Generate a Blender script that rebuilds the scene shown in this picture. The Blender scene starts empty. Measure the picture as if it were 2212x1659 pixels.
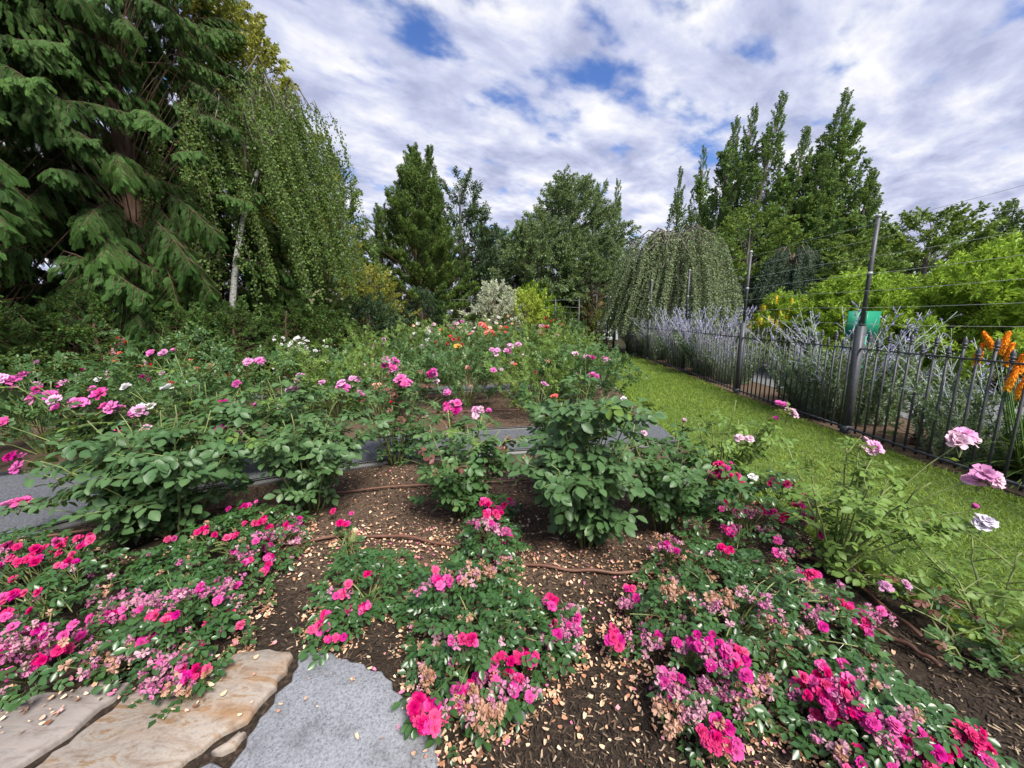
import bpy, math, random
import numpy as np
from mathutils import Matrix, Vector
random.seed(11)
rng = np.random.default_rng(11)
scene = bpy.context.scene
C = scene.collection
PI = math.pi

# ------------------------------------------------------------ camera
CAM_H, PITCH, FPX = 1.5, math.radians(10), 831.0      # focal length in pixels of a 2212 px wide frame
cam_d = bpy.data.cameras.new('camera'); cam = bpy.data.objects.new('camera', cam_d); C.objects.link(cam)
cam.location = (0, 0, CAM_H); cam.rotation_euler = (PI/2 - PITCH, 0, 0)
cam_d.sensor_width = 36; cam_d.lens = FPX/2212*36; cam_d.clip_start = .05; cam_d.clip_end = 3000
scene.camera = cam

# ------------------------------------------------------------ sky, sun, exposure
SUN_EL, SUN_AZ = math.radians(52), math.radians(150)    # azimuth clockwise from +Y (behind and right of the camera)
w = bpy.data.worlds.new('World'); scene.world = w; w.use_nodes = True
nt = w.node_tree; nt.nodes.clear(); N = nt.nodes.new; L = nt.links.new
def math_node(op, a=None, b=None, T=None):
    T = T or nt
    n = T.nodes.new('ShaderNodeMath'); n.operation = op
    for i, x in enumerate((a, b)):
        if x is None: continue
        if isinstance(x, (int, float)): n.inputs[i].default_value = x
        else: T.links.new(x, n.inputs[i])
    return n.outputs[0]
def ramp(T, fac, stops, interp='LINEAR'):
    r = T.nodes.new('ShaderNodeValToRGB'); r.color_ramp.interpolation = interp
    e = r.color_ramp.elements
    while len(e) < len(stops): e.new(.5)
    for i, (p, c) in enumerate(stops):
        e[i].position = p; e[i].color = (*c, 1) if len(c) == 3 else c
    if fac is not None: T.links.new(fac, r.inputs[0])
    return r.outputs[0]
sky = N('ShaderNodeTexSky'); sky.sky_type = 'NISHITA'; sky.sun_disc = False
sky.sun_elevation = SUN_EL; sky.sun_rotation = SUN_AZ; sky.air_density = 1.0; sky.dust_density = .3; sky.ozone_density = 3.0
geo = N('ShaderNodeNewGeometry'); sep = N('ShaderNodeSeparateXYZ'); L(geo.outputs['Incoming'], sep.inputs[0])
# direction of view = -incoming
dx = math_node('MULTIPLY', sep.outputs[0], -1.0); dy = math_node('MULTIPLY', sep.outputs[1], -1.0); dz = math_node('MULTIPLY', sep.outputs[2], -1.0)
den = math_node('ADD', math_node('MAXIMUM', dz, 0.0), .14)
px = math_node('DIVIDE', dx, den); py = math_node('DIVIDE', dy, den)
# cloud streets run from lower left to upper right of the view: rotate, then stretch
ca, sa = math.cos(math.radians(38)), math.sin(math.radians(38))
rx = math_node('ADD', math_node('MULTIPLY', px, ca), math_node('MULTIPLY', py, sa))
ry = math_node('SUBTRACT', math_node('MULTIPLY', py, ca), math_node('MULTIPLY', px, sa))
cmb = N('ShaderNodeCombineXYZ'); L(math_node('MULTIPLY', rx, .72), cmb.inputs[0]); L(ry, cmb.inputs[1]); cmb.inputs[2].default_value = 7.7
def noise(T, vec, scale, detail=6, rough=.55, dist=0.0, dim='3D'):
    n = T.nodes.new('ShaderNodeTexNoise'); n.noise_dimensions = dim
    n.inputs['Scale'].default_value = scale; n.inputs['Detail'].default_value = detail
    n.inputs['Roughness'].default_value = rough; n.inputs['Distortion'].default_value = dist
    if vec is not None: T.links.new(vec, n.inputs['Vector'])
    return n.outputs['Fac']
n1 = noise(nt, cmb.outputs[0], 6.0, 5, .5, .1)
n2 = noise(nt, cmb.outputs[0], 1.1, 3, .5)
cov = math_node('ADD', math_node('ADD', math_node('MULTIPLY', n1, .66), math_node('MULTIPLY', n2, .50)), math_node('MULTIPLY', math_node('SUBTRACT', .55, dz), .12))
mask = ramp(nt, cov, [(.445, (0, 0, 0)), (.60, (1, 1, 1))], 'EASE')
sh = noise(nt, cmb.outputs[0], 4.0, 6, .58, .2)
ccol = ramp(nt, sh, [(.36, (.45, .49, .70)), (.50, (.66, .70, .90)), (.66, (1.0, 1.0, 1.04))])
bg1 = N('ShaderNodeBackground'); bg1.inputs[1].default_value = .082
hsv = N('ShaderNodeHueSaturation'); hsv.inputs['Saturation'].default_value = 1.2; hsv.inputs['Hue'].default_value = .515; L(sky.outputs[0], hsv.inputs['Color']); L(hsv.outputs[0], bg1.inputs[0])
bg2 = N('ShaderNodeBackground'); L(ccol, bg2.inputs[0]); bg2.inputs[1].default_value = .44
mx = N('ShaderNodeMixShader'); L(mask, mx.inputs[0]); L(bg1.outputs[0], mx.inputs[1]); L(bg2.outputs[0], mx.inputs[2])
wo = N('ShaderNodeOutputWorld'); L(mx.outputs[0], wo.inputs[0])
sd = bpy.data.lights.new('sun', 'SUN'); sd.energy = 3.6; sd.angle = math.radians(22); sd.color = (1, .96, .88)
sun = bpy.data.objects.new('sun', sd); C.objects.link(sun)
sv = Vector((math.sin(SUN_AZ)*math.cos(SUN_EL), math.cos(SUN_AZ)*math.cos(SUN_EL), math.sin(SUN_EL)))
sun.rotation_euler = (-sv).to_track_quat('-Z', 'Y').to_euler(); sun.location = (0, 0, 30)
vs = scene.view_settings; vs.view_transform = 'Standard'; vs.look = 'None'; vs.gamma = 1; vs.exposure = 1.2; vs.use_curve_mapping = False
scene.render.engine = 'CYCLES'; cy = scene.cycles
cy.max_bounces = 5; cy.diffuse_bounces = 3; cy.glossy_bounces = 2; cy.transmission_bounces = 3; cy.transparent_max_bounces = 4
cy.use_denoising = True; cy.sample_clamp_indirect = 4; cy.caustics_reflective = False; cy.caustics_refractive = False

# ------------------------------------------------------------ pixel helpers (2212 x 1659 view of the photograph)
def ray(u, v):
    x = (u-1106)/FPX; y = (829.5-v)/FPX
    return np.array((x, math.cos(PITCH)+y*math.sin(PITCH), -math.sin(PITCH)+y*math.cos(PITCH)))
def gp(u, v, z=0.0):
    d = ray(u, v); return np.array((0, 0, CAM_H)) + d*((z-CAM_H)/d[2])
def at(u, v, Y):
    d = ray(u, v); return np.array((0, 0, CAM_H)) + d*(Y/d[1])
K = 2212/4032
def ats(u, v, Y): return at(u*K, v*K, Y)

# ------------------------------------------------------------ mesh helpers
def nrm(a):
    a = np.asarray(a, float); return a/np.maximum(np.linalg.norm(a, axis=-1, keepdims=True), 1e-9)
def frames(d, up, s=1.0):
    d = nrm(d); x = nrm(np.cross(d, up)); z = np.cross(x, d)
    M = np.stack([x, d, z], -1)
    return M*(np.asarray(s, float).reshape(-1, 1, 1))
class MB:
    def __init__(s): s.V = []; s.P = []; s.T = []; s.n = 0
    def add(s, V, F, mi=0, tint=.5):
        V = np.asarray(V, float).reshape(-1, 3); s.V.append(V)
        s.T.append(np.broadcast_to(np.asarray(tint, float), (len(V),)).copy())
        for f in (F if isinstance(F, (list, tuple)) and len(F) and isinstance(F[0], np.ndarray) and F[0].ndim == 2 else [np.asarray(F)]):
            if len(f): s.P.append((f+s.n, mi))
        s.n += len(V)
    def stamp(s, tv, tf, M, pos, mi=0, tint=.5, vt=None):
        n = len(pos); k = len(tv)
        V = np.einsum('nij,kj->nki', M, tv) + np.asarray(pos)[:, None, :]
        T = np.broadcast_to(np.asarray(tint, float).reshape(-1, 1), (n, k)).copy()
        if vt is not None: T = T*.6 + vt[None, :]*.4
        off = (np.arange(n)*k)[:, None, None]
        s.add(V.reshape(-1, 3), [(f[None]+off).reshape(-1, f.shape[1]) for f in tf], mi, T.reshape(-1))
    def tube(s, pts, rad, sides=5, mi=0, tint=.5, cap=True):
        P = np.asarray(pts, float); n = len(P); rad = np.broadcast_to(np.asarray(rad, float), (n,))
        t = nrm(np.gradient(P, axis=0)); up = np.array((0, 0, 1.)) if abs(t[0][2]) < .9 else np.array((1., 0, 0))
        x = nrm(np.cross(t, up)); y = np.cross(t, x)
        a = np.arange(sides)*2*PI/sides
        V = P[:, None, :] + (x[:, None, :]*np.cos(a)[None, :, None] + y[:, None, :]*np.sin(a)[None, :, None])*rad[:, None, None]
        i = np.arange(n-1)[:, None]*sides; j = np.arange(sides)[None, :]; k = (j+1) % sides
        F = [np.stack([i+j, i+k, i+sides+k, i+sides+j], -1).reshape(-1, 4)]
        if cap:
            F.append(np.arange(sides)[None, :] + (n-1)*sides); F.append(np.arange(sides)[None, ::-1])
        s.add(V.reshape(-1, 3), F, mi, tint)
    def box(s, x0, x1, y0, y1, z0, z1, mi=0, tint=.5):
        V = np.array([(x, y, z) for z in (z0, z1) for y in (y0, y1) for x in (x0, x1)])
        s.add(V, np.array([(0, 2, 3, 1), (4, 5, 7, 6), (0, 1, 5, 4), (2, 6, 7, 3), (0, 4, 6, 2), (1, 3, 7, 5)]), mi, tint)
    def mesh(s, name, mats, smooth=False):
        me = bpy.data.meshes.new(name)
        V = np.concatenate(s.V); T = np.concatenate(s.T)
        me.vertices.add(len(V)); me.vertices.foreach_set('co', V.astype(np.float32).ravel())
        li = np.concatenate([f.ravel() for f, _ in s.P]); cnt = np.concatenate([np.full(len(f), f.shape[1]) for f, _ in s.P])
        mi = np.concatenate([np.full(len(f), m) for f, m in s.P])
        me.loops.add(len(li)); me.loops.foreach_set('vertex_index', li.astype(np.int32))
        me.polygons.add(len(cnt)); me.polygons.foreach_set('loop_start', (np.cumsum(cnt)-cnt).astype(np.int32))
        me.polygons.foreach_set('material_index', mi.astype(np.int32))
        if smooth: me.polygons.foreach_set('use_smooth', np.ones(len(cnt), bool))
        me.update(calc_edges=True)
        at_ = me.attributes.new('tint', 'FLOAT', 'POINT'); at_.data.foreach_set('value', T.astype(np.float32))
        for m in mats: me.materials.append(m)
        return me
def tag(o, label=None, cat=None, group=None, kind=None):
    if label: o['label'] = label
    if cat: o['category'] = cat
    if group: o['group'] = group
    if kind: o['kind'] = kind
    return o
def thing(name, loc, label, cat, group=None):
    o = bpy.data.objects.new(name, None); C.objects.link(o); o.location = tuple(loc); o.empty_display_size = .1
    return tag(o, label, cat, group)
def part(name, me, parent=None, M=None, kind=None):
    o = bpy.data.objects.new(name, me); C.objects.link(o)
    if parent is not None: o.parent = parent
    if M is not None: o.matrix_basis = M
    if kind: o['kind'] = kind
    return o
def mat4(M3, p):
    m = np.eye(4); m[:3, :3] = M3; m[:3, 3] = p
    return Matrix(m.tolist())
def off(parent_loc):  # translation that undoes the parent's place, for meshes made in world coordinates
    return Matrix.Translation(Vector([-float(c) for c in parent_loc]))
def rdir(n, zlo=-1., zhi=1.):
    z = rng.uniform(zlo, zhi, n); a = rng.uniform(0, 2*PI, n); r = np.sqrt(np.maximum(0, 1-z*z))
    return np.stack([r*np.cos(a), r*np.sin(a), z], -1)

# ------------------------------------------------------------ materials
def new_mat(name):
    m = bpy.data.materials.new(name); m.use_nodes = True; T = m.node_tree
    b = T.nodes['Principled BSDF']; return m, T, b
def mixc(T, fac, a, b, mode='MIX'):
    n = T.nodes.new('ShaderNodeMix'); n.data_type = 'RGBA'; n.blend_type = mode
    for s, x in ((0, fac), (6, a), (7, b)):
        if isinstance(x, (int, float)): n.inputs[s].default_value = x
        elif isinstance(x, tuple): n.inputs[s].default_value = (*x, 1)
        else: T.links.new(x, n.inputs[s])
    return n.outputs[2]
def attr(T, name='tint'):
    a = T.nodes.new('ShaderNodeAttribute'); a.attribute_name = name; return a.outputs['Fac']
GAIN = 1.0
def leaf_mat(name, c1, c2, trans=.3, rough=.5, c3=None, spec=.22):
    c1, c2 = tuple(min(.7, v*GAIN) for v in c1), tuple(min(.7, v*GAIN) for v in c2); c3 = c3 and tuple(min(.7, v*GAIN) for v in c3)
    m, T, b = new_mat(name)
    oi = T.nodes.new('ShaderNodeObjectInfo')
    f = math_node('ADD', math_node('MULTIPLY', attr(T), .7, T), math_node('MULTIPLY', oi.outputs['Random'], .3, T), T)
    stops = [(.08, c1), (.92, c2)] if c3 is None else [(.05, c1), (.7, c2), (.97, c3)]
    col = ramp(T, f, stops)
    T.links.new(col, b.inputs['Base Color']); b.inputs['Roughness'].default_value = rough; b.inputs['Specular IOR Level'].default_value = spec
    if trans:
        tr = T.nodes.new('ShaderNodeBsdfTranslucent'); T.links.new(mixc(T, .45, col, (.36, .42, .05), 'MIX') if c1[1] > c1[0] else col, tr.inputs[0])
        ms = T.nodes.new('ShaderNodeMixShader'); ms.inputs[0].default_value = trans
        T.links.new(b.outputs[0], ms.inputs[1]); T.links.new(tr.outputs[0], ms.inputs[2])
        T.links.new(ms.outputs[0], T.nodes['Material Output'].inputs[0])
    return m
def petal_mat(name, inner, outer, rough=.55, trans=.35):
    m, T, b = new_mat(name)
    oi = T.nodes.new('ShaderNodeObjectInfo')
    col = ramp(T, attr(T), [(0, inner), (.45, tuple((np.array(inner)*.25+np.array(outer)*.75).tolist())), (1, outer)])
    hs = T.nodes.new('ShaderNodeHueSaturation'); T.links.new(col, hs.inputs['Color'])
    T.links.new(math_node('ADD', math_node('MULTIPLY', oi.outputs['Random'], .35, T), .82, T), hs.inputs['Value'])
    T.links.new(math_node('ADD', math_node('MULTIPLY', oi.outputs['Random'], -.2, T), 1.08, T), hs.inputs['Saturation'])
    T.links.new(hs.outputs[0], b.inputs['Base Color']); b.inputs['Roughness'].default_value = rough; b.inputs['Specular IOR Level'].default_value = .2
    tr = T.nodes.new('ShaderNodeBsdfTranslucent'); T.links.new(hs.outputs[0], tr.inputs[0])
    ms = T.nodes.new('ShaderNodeMixShader'); ms.inputs[0].default_value = trans
    T.links.new(b.outputs[0], ms.inputs[1]); T.links.new(tr.outputs[0], ms.inputs[2]); T.links.new(ms.outputs[0], T.nodes['Material Output'].inputs[0])
    return m
def bumpy(T, b, h, strength=.4, dist=.01):
    n = T.nodes.new('ShaderNodeBump'); n.inputs['Strength'].default_value = strength; n.inputs['Distance'].default_value = dist
    T.links.new(h, n.inputs['Height']); T.links.new(n.outputs[0], b.inputs['Normal'])
def coords(T, scale=(1, 1, 1), rot=(0, 0, 0), kind='Object'):
    tc = T.nodes.new('ShaderNodeTexCoord'); mp = T.nodes.new('ShaderNodeMapping')
    mp.inputs['Scale'].default_value = scale; mp.inputs['Rotation'].default_value = rot
    T.links.new(tc.outputs[kind], mp.inputs[0]); return mp.outputs[0]
def noisy_mat(name, stops, scale, rough=.9, detail=6, bump=.5, bdist=.01, nrough=.6, scale2=None, stops2=None, metal=0, spec=.3, stretch=(1, 1, 1)):
    m, T, b = new_mat(name); v = coords(T, stretch)
    n = noise(T, v, scale, detail, nrough); col = ramp(T, n, stops)
    if scale2: col = mixc(T, 1.0, col, ramp(T, noise(T, v, scale2, 3, .5), stops2), 'MULTIPLY')
    T.links.new(col, b.inputs['Base Color']); b.inputs['Roughness'].default_value = rough; b.inputs['Metallic'].default_value = metal
    b.inputs['Specular IOR Level'].default_value = spec
    if bump: bumpy(T, b, n, bump, bdist)
    return m
def tint_mat(name, stops, rough=.85, spec=.25):
    m, T, b = new_mat(name); T.links.new(ramp(T, attr(T), stops), b.inputs['Base Color'])
    b.inputs['Roughness'].default_value = rough; b.inputs['Specular IOR Level'].default_value = spec; return m

bark_grey = noisy_mat('bark_grey', [(.3, (.06, .05, .04)), (.7, (.17, .15, .13))], 14, stretch=(1, 1, .25))
bark_brown = noisy_mat('bark_brown', [(.3, (.05, .03, .02)), (.7, (.15, .09, .06))], 14, stretch=(1, 1, .25))
bark_red = noisy_mat('bark_red', [(.3, (.10, .045, .025)), (.7, (.26, .13, .08))], 14, stretch=(1, 1, .2))
bark_birch = noisy_mat('bark_birch', [(.36, (.10, .09, .085)), (.46, (.55, .54, .52)), (.8, (.72, .71, .69))], 9, stretch=(1, 1, 3.5))
twig_pale = noisy_mat('twig_pale', [(.3, (.16, .15, .13)), (.7, (.36, .35, .32))], 20)
cane_mat = noisy_mat('rose_cane', [(.35, (.10, .12, .045)), (.6, (.20, .24, .08)), (.8, (.20, .13, .07))], 9, rough=.6, bump=0)
cane_old = noisy_mat('old_cane', [(.3, (.07, .05, .035)), (.7, (.17, .12, .08))], 18, bump=.3)
iron = noisy_mat('grey_iron', [(.3, (.045, .047, .055)), (.7, (.085, .088, .10))], 30, rough=.5, bump=.1, bdist=.002, spec=.4, scale2=3, stops2=[(.35, (.85, .8, .75)), (.6, (1, 1, 1))])
iron_dark = noisy_mat('black_iron', [(.3, (.012, .012, .014)), (.7, (.03, .03, .033))], 20, rough=.55, bump=0)
wire_mat = noisy_mat('wire', [(.3, (.30, .32, .31)), (.7, (.42, .44, .43))], 20, rough=.5, bump=0)
wire_dark = noisy_mat('dark_wire', [(.3, (.05, .055, .055)), (.7, (.09, .1, .1))], 20, rough=.5, bump=0)

# ------------------------------------------------------------ templates
def leaf4(wd=.5, fold=.08, mid=.42):
    return np.array([(0, 0, 0), (wd/2, mid, fold), (0, 1, -.1), (-wd/2, mid, fold)]), [np.array([(0, 1, 2), (0, 2, 3)])]
def leaflet(wd=.66, fold=.10, droop=.16):
    rows = [(.2, .62), (.5, 1.0), (.78, .68)]
    V = [(0, 0, 0)]
    for y, k in rows:
        z = -droop*y*y
        V += [(-wd/2*k, y+.02, z+fold*k), (0, y, z), (wd/2*k, y+.02, z+fold*k)]
    V.append((0, 1, -droop))
    V = np.array(V)
    q = np.array([(1, 2, 5, 4), (2, 3, 6, 5), (4, 5, 8, 7), (5, 6, 9, 8)]); t = np.array([(0, 2, 1), (0, 3, 2), (7, 8, 10), (8, 9, 10)])
    vt = np.array([.7, .35, .85, .35, .3, .8, .3, .35, .85, .35, .6])
    return V, [q, t], vt
LF4 = leaf4(); LFT = leaflet()
def compound(mb, origin, d, up, size, n=5, mi=0, tint=.5, fine=True, jit=.22):
    """one pinnate rose leaf: leaflets on a short stalk"""
    d = nrm(np.array(d, float)); x = nrm(np.cross(d, up)); z = np.cross(x, d)
    spots = [(.95, 0, 1.12)]
    for k in range((n-1)//2):
        yy = .62-.42*k
        spots += [(yy, 1, 1.0-.18*k), (yy-.02, -1, 1.0-.18*k)]
    P = []; D = []; U = []; S = []
    for yy, sd_, sc in spots:
        P.append(np.array(origin)+d*yy*size*.9 - z*.12*size*yy*yy)
        dd = d*(.55 if sd_ else 1)+x*sd_*.85+z*rng.normal(-.1, jit)
        D.append(dd); U.append(z+x*rng.normal(0, jit)); S.append(size*.62*sc)
    M = frames(np.array(D), np.array(U), np.array(S))
    tn = np.clip(tint+rng.normal(0, .09, len(P)), 0, 1)
    if fine: mb.stamp(LFT[0], LFT[1], M, np.array(P), mi, tn, LFT[2])
    else: mb.stamp(leaf4(.66)[0], LF4[1], M, np.array(P), mi, tn)
    e = np.array(origin)+d*size*.86; wv = x*size*.018
    mb.add([np.array(origin)-wv, np.array(origin)+wv, e], np.array([(0, 1, 2)]), mi, .9)
def bend(p0, d0, length, n, droop, wob=.0):
    d = nrm(np.array(d0, float)); p = np.array(p0, float); out = [p.copy()]; st = length/n
    wv = rng.normal(0, wob, (n, 3))
    for i in range(n):
        d = nrm(d+np.array((0, 0, -droop/n))+wv[i]); p = p+d*st; out.append(p.copy())
    return np.array(out)
def along(P, t):
    s = np.linspace(0, 1, len(P)); p = np.stack([np.interp(t, s, P[:, k]) for k in range(3)], -1)
    q = np.stack([np.interp(np.minimum(t+.02, 1), s, P[:, k]) for k in range(3)], -1); q0 = np.stack([np.interp(np.maximum(t-.02, 0), s, P[:, k]) for k in range(3)], -1)
    return p, nrm(q-q0)

# ---- leafy branch meshes (unit about one metre, growing along +Y, Z up)
def branch_mesh(name, leafm, barkm, n_side=9, n_leaf=150, ll=.09, lw=.5, droop=.25, spread=.33, flat=.5, hang=0.3, updir=.35):
    mb = MB(); main = bend((0, 0, 0), (0, 1, .12), 1, 7, droop, .05)
    mb.tube(main, np.linspace(.014, .004, 8), 4, 1)
    segs = [main[2:]]
    for i in range(n_side):
        t = np.array([.12+.85*(i+rng.random())/n_side]); p, d = along(main, t)
        s = 1 if i % 2 else -1
        L_ = spread*(1.15-.75*t[0])*rng.uniform(.7, 1.25)
        b = bend(p[0], d[0]*.65+np.array((s*rng.uniform(.5, 1), 0, rng.normal(0, flat)+updir*.3)), L_, 4, droop*.8, .06)
        mb.tube(b, np.linspace(.006, .002, 5), 3, 1, cap=False); segs.append(b)
    k = np.array([len(b) for b in segs], float); k[0] *= 1.6; k /= k.sum()
    for b, f in zip(segs, k):
        m = max(3, int(n_leaf*f)); t = rng.uniform(.08, 1, m); p, d = along(b, t)
        dd = nrm(d*.6+rdir(m)*.75+np.array((0, 0, -hang)))
        up = nrm(np.array((0, 0, 1.))+rdir(m)*.55)
        tn = np.clip(.5+rng.normal(0, .2, m), 0, 1)
        mb.stamp(*leaf4(lw), frames(dd, up, ll*rng.uniform(.7, 1.25, m)), p+rdir(m)*ll*.4, 0, tn)
    return mb.mesh(name, [leafm, barkm])
def strand_mesh(name, leafm, barkm, length=1.6, n_leaf=120, ll=.05, lw=.6, sway=.1, side=0):
    mb = MB(); main = bend((0, 0, 0), (0, .25, -.6), length, 9, .9, .05)
    mb.tube(main, np.linspace(.006, .002, 10), 3, 1, cap=False)
    t = rng.uniform(.02, 1, n_leaf); p, d = along(main, t)
    p = p+rdir(n_leaf)*np.array((sway, sway, .02))*rng.uniform(.1, 1, (n_leaf, 1))*.6
    dd = nrm(rdir(n_leaf)*.8+np.array((0, 0, -.75)))
    mb.stamp(*leaf4(lw), frames(dd, rdir(n_leaf), ll*rng.uniform(.7, 1.25, n_leaf)), p, 0, np.clip(.5+rng.normal(0, .2, n_leaf), 0, 1))
    return mb.mesh(name, [leafm, barkm])
# ---- cedar boughs: flat drooping ferny sprays
def spray_template():
    V = []; F = []; T = []
    def strip(p, q, w0, tn):
        p = np.array(p, float); q = np.array(q, float); d = nrm(q-p); n = np.array((-d[1], d[0], 0)); k = len(V)
        m = p+(q-p)*.55
        V.extend([p-n*w0*.3, p+n*w0*.3, m+n*w0*.45, m-n*w0*.45, q]); F.append((k, k+1, k+2, k+3)); G.append((k+3, k+2, k+4)); T.extend([tn-.15]*2+[tn]*2+[tn+.3])
    G = []
    strip((0, 0, 0), (0, 1, 0), .035, .4)
    for i in range(9):
        y = .06+.1*i; L_ = .46*(1-.62*(y))*(.75 if i == 0 else 1)
        for s in (-1, 1):
            q = (s*L_*.72, y+L_*.72, -.05*L_)
            strip((0, y, 0), q, .05, .5)
            for j in range(3):
                f = .3+.22*j; a = np.array((s*L_*.72*f, y+L_*.72*f, 0)); l2 = L_*.34*(1-.3*j)
                strip(a, a+np.array((s*l2*.1, l2, -.03)), .036, .6); strip(a, a+np.array((s*l2, l2*.12, -.03)), .036, .55)
    return np.array(V), [np.array(F), np.array(G)], np.clip(np.array(T), 0, 1)
SPRAY = spray_template()
def cedar_bough(name, leafm, barkm, n=460, sl=.092):
    mb = MB(); main = bend((0, 0, 0), (0, 1, .12), 1, 8, .5, .04); main[-2:, 2] += np.array([.01, .03])
    mb.tube(main, np.linspace(.0055, .002, 9), 4, 1)
    twigs = [main]
    for k in range(26):
        t = np.array([.08+.88*k/26]); p, d = along(main, t); s = 1 if k % 2 else -1
        b = bend(p[0], d[0]*.8+np.array((s*rng.uniform(.2, .9), 0, rng.uniform(-.7, .1))), .40*(1.2-.75*t[0])*rng.uniform(.8, 1.2), 5, .9, .05); mb.tube(b, np.linspace(.0032, .0012, 6), 3, 1, cap=False); twigs.append(b)
    for q, b in enumerate(twigs):
        m = int(n*(.25 if q == 0 else .75/26)); t = rng.uniform(.15, 1, m); p, d = along(b, t); s = np.where(np.arange(m) % 2 == 0, 1, -1)[:, None]
        dd = nrm(d*.55+np.array((1., 0, 0))*s*rng.uniform(.0, .6, (m, 1))+np.array((0, 0, -1.))*rng.uniform(.3, 1.7, (m, 1))); up = nrm(np.array((0, .4, 1.))+rdir(m)*.45)
        mb.stamp(SPRAY[0], SPRAY[1], frames(dd, up, sl*(1.2-.4*t)*rng.uniform(.7, 1.3, m)), p, 0, np.clip(.3+.4*t+rng.normal(0, .14, m), 0, 1), SPRAY[2])
    return mb.mesh(name, [leafm, barkm])

# ---- flowers (axis +Z, unit = one metre across ~1)
def petal(nr=4, wd=.55, cup=.35, curl=.2, ruffle=.04):
    V = []; T = []
    for i in range(nr):
        y = i/(nr-1); hw = wd/2*(.30+1.15*y-.55*y**3) if i < nr-1 else wd/2*.72
        for s in (-1, 0, 1):
            V.append((s*hw, y-(.06 if (s and i == nr-1) else 0)-(.05 if (s == 0 and i == nr-1) else 0), cup*y*y*.5+abs(s)*cup*.25*y-curl*max(0, y-.55)**2*2+rng.normal(0, ruffle)*y)); T.append(y)
    F = []
    for i in range(nr-1):
        for j in range(2): a = i*3+j; F.append((a, a+1, a+4, a+3))
    return np.array(V), [np.array(F)], np.array(T)
def flower_mesh(name, mats, rings, stamens=True):
    """rings: (number, tilt from flat in degrees, length, start height)"""
    mb = MB()
    for q, (n, tilt, ln, z0) in enumerate(rings):
        for i in range(n):
            a = 2*PI*(i+rng.uniform(-.18, .18))/n+q*.7; tl = math.radians(tilt+rng.normal(0, 9))
            dd = np.array([(math.cos(a)*math.cos(tl), math.sin(a)*math.cos(tl), math.sin(tl))]); up = np.array([(-math.cos(a)*math.sin(tl)+rng.normal(0, .15), -math.sin(a)*math.sin(tl)+rng.normal(0, .15), math.cos(tl))])
            tv, tf, vt = petal(4, rng.uniform(.7, .95), .3, .45, .085)
            M = frames(dd, up, np.array([ln*rng.uniform(.88, 1.1)]))
            V = np.einsum('ij,kj->ki', M[0], tv)+np.array((0, 0, z0))
            mb.add(V, tf, 0, np.clip(vt+rng.normal(0, .1), 0, 1))
    if stamens:
        k = 14; d = rdir(k, .3, 1.)
        mb.stamp(*leaf4(.35), frames(d, rdir(k), np.full(k, .16)), np.tile((0, 0, .02), (k, 1)), 1, rng.random(k))
    # calyx
    k = 5; a = np.arange(k)*2*PI/k; d = np.stack([np.cos(a), np.sin(a), np.full(k, -.5)], -1)
    mb.stamp(*leaf4(.35), frames(nrm(d), np.tile((0, 0, 1.), (k, 1)), np.full(k, .25)), np.tile((0, 0, -.03), (k, 1)), 2, .4)
    return mb.mesh(name, mats, True)
def spent_mesh(name, mats, n=15):
    mb = MB()
    d = nrm(rdir(n, -.75, .6)+np.array((0, 0, -.1)))
    for i in range(n):
        tv, tf, vt = petal(4, rng.uniform(.45, .8), .7, .9, .12)
        M = frames(d[i:i+1], rdir(1), np.array([rng.uniform(.3, .52)]))
        mb.add(np.einsum('ij,kj->ki', M[0], tv)+d[i]*.08, tf, 0, np.clip(vt*.5+rng.uniform(0, .6), 0, 1))
    return mb.mesh(name, mats)
def bud_mesh(name, mats):
    mb = MB()
    for i in range(5):
        a = 2*PI*i/5; d = np.array([(math.cos(a)*.28, math.sin(a)*.28, 1.)]); tv, tf, vt = petal(4, .8, .5, 1.1, .02)
        M = frames(d, np.array([(-math.cos(a), -math.sin(a), .2)]), np.array([.55])); mb.add(np.einsum('ij,kj->ki', M[0], tv)*np.array((1, 1, 1)), tf, 0, vt)
    a = np.arange(5)*2*PI/5; d = np.stack([np.cos(a)*.5, np.sin(a)*.5, np.full(5, .6)], -1)
    mb.stamp(*leaf4(.4), frames(nrm(d), np.tile((0, 0, 1.), (5, 1)), np.full(5, .4)), np.zeros((5, 3)), 1, .4)
    return mb.mesh(name, mats, True)
stamen_m = tint_mat('stamens', [(0, (.75, .55, .06)), (1, (.85, .72, .22))])
calyx_m = leaf_mat('calyx', (.05, .12, .03), (.14, .24, .06), .2)
PET = {   # inner, outer petal colours
 'pink': ((.72, .38, .58), (.66, .12, .42)), 'mauve': ((.74, .50, .66), (.68, .30, .54)), 'hot': ((.62, .02, .15), (.60, .005, .15)),
 'cerise': ((.68, .16, .40), (.60, .025, .27)), 'pale': ((.72, .52, .60), (.70, .46, .57)), 'white': ((.66, .62, .60), (.68, .66, .66)), 'lilac': ((.64, .58, .68), (.66, .61, .69)),
 'red': ((.55, .02, .03), (.60, .015, .035)), 'dark_red': ((.35, .01, .02), (.38, .008, .03)), 'coral': ((.88, .42, .25), (.85, .20, .17)), 'peach': ((.90, .66, .42), (.88, .48, .38)),
 'yellow': ((.90, .66, .10), (.90, .45, .08)), 'cream': ((.70, .62, .32), (.70, .66, .46)), 'fade': ((.48, .20, .26), (.56, .16, .36)), 'tan': ((.32, .14, .075), (.54, .32, .22)), 'fadelight': ((.50, .27, .23), (.60, .32, .42))}
FL = {}
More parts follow.
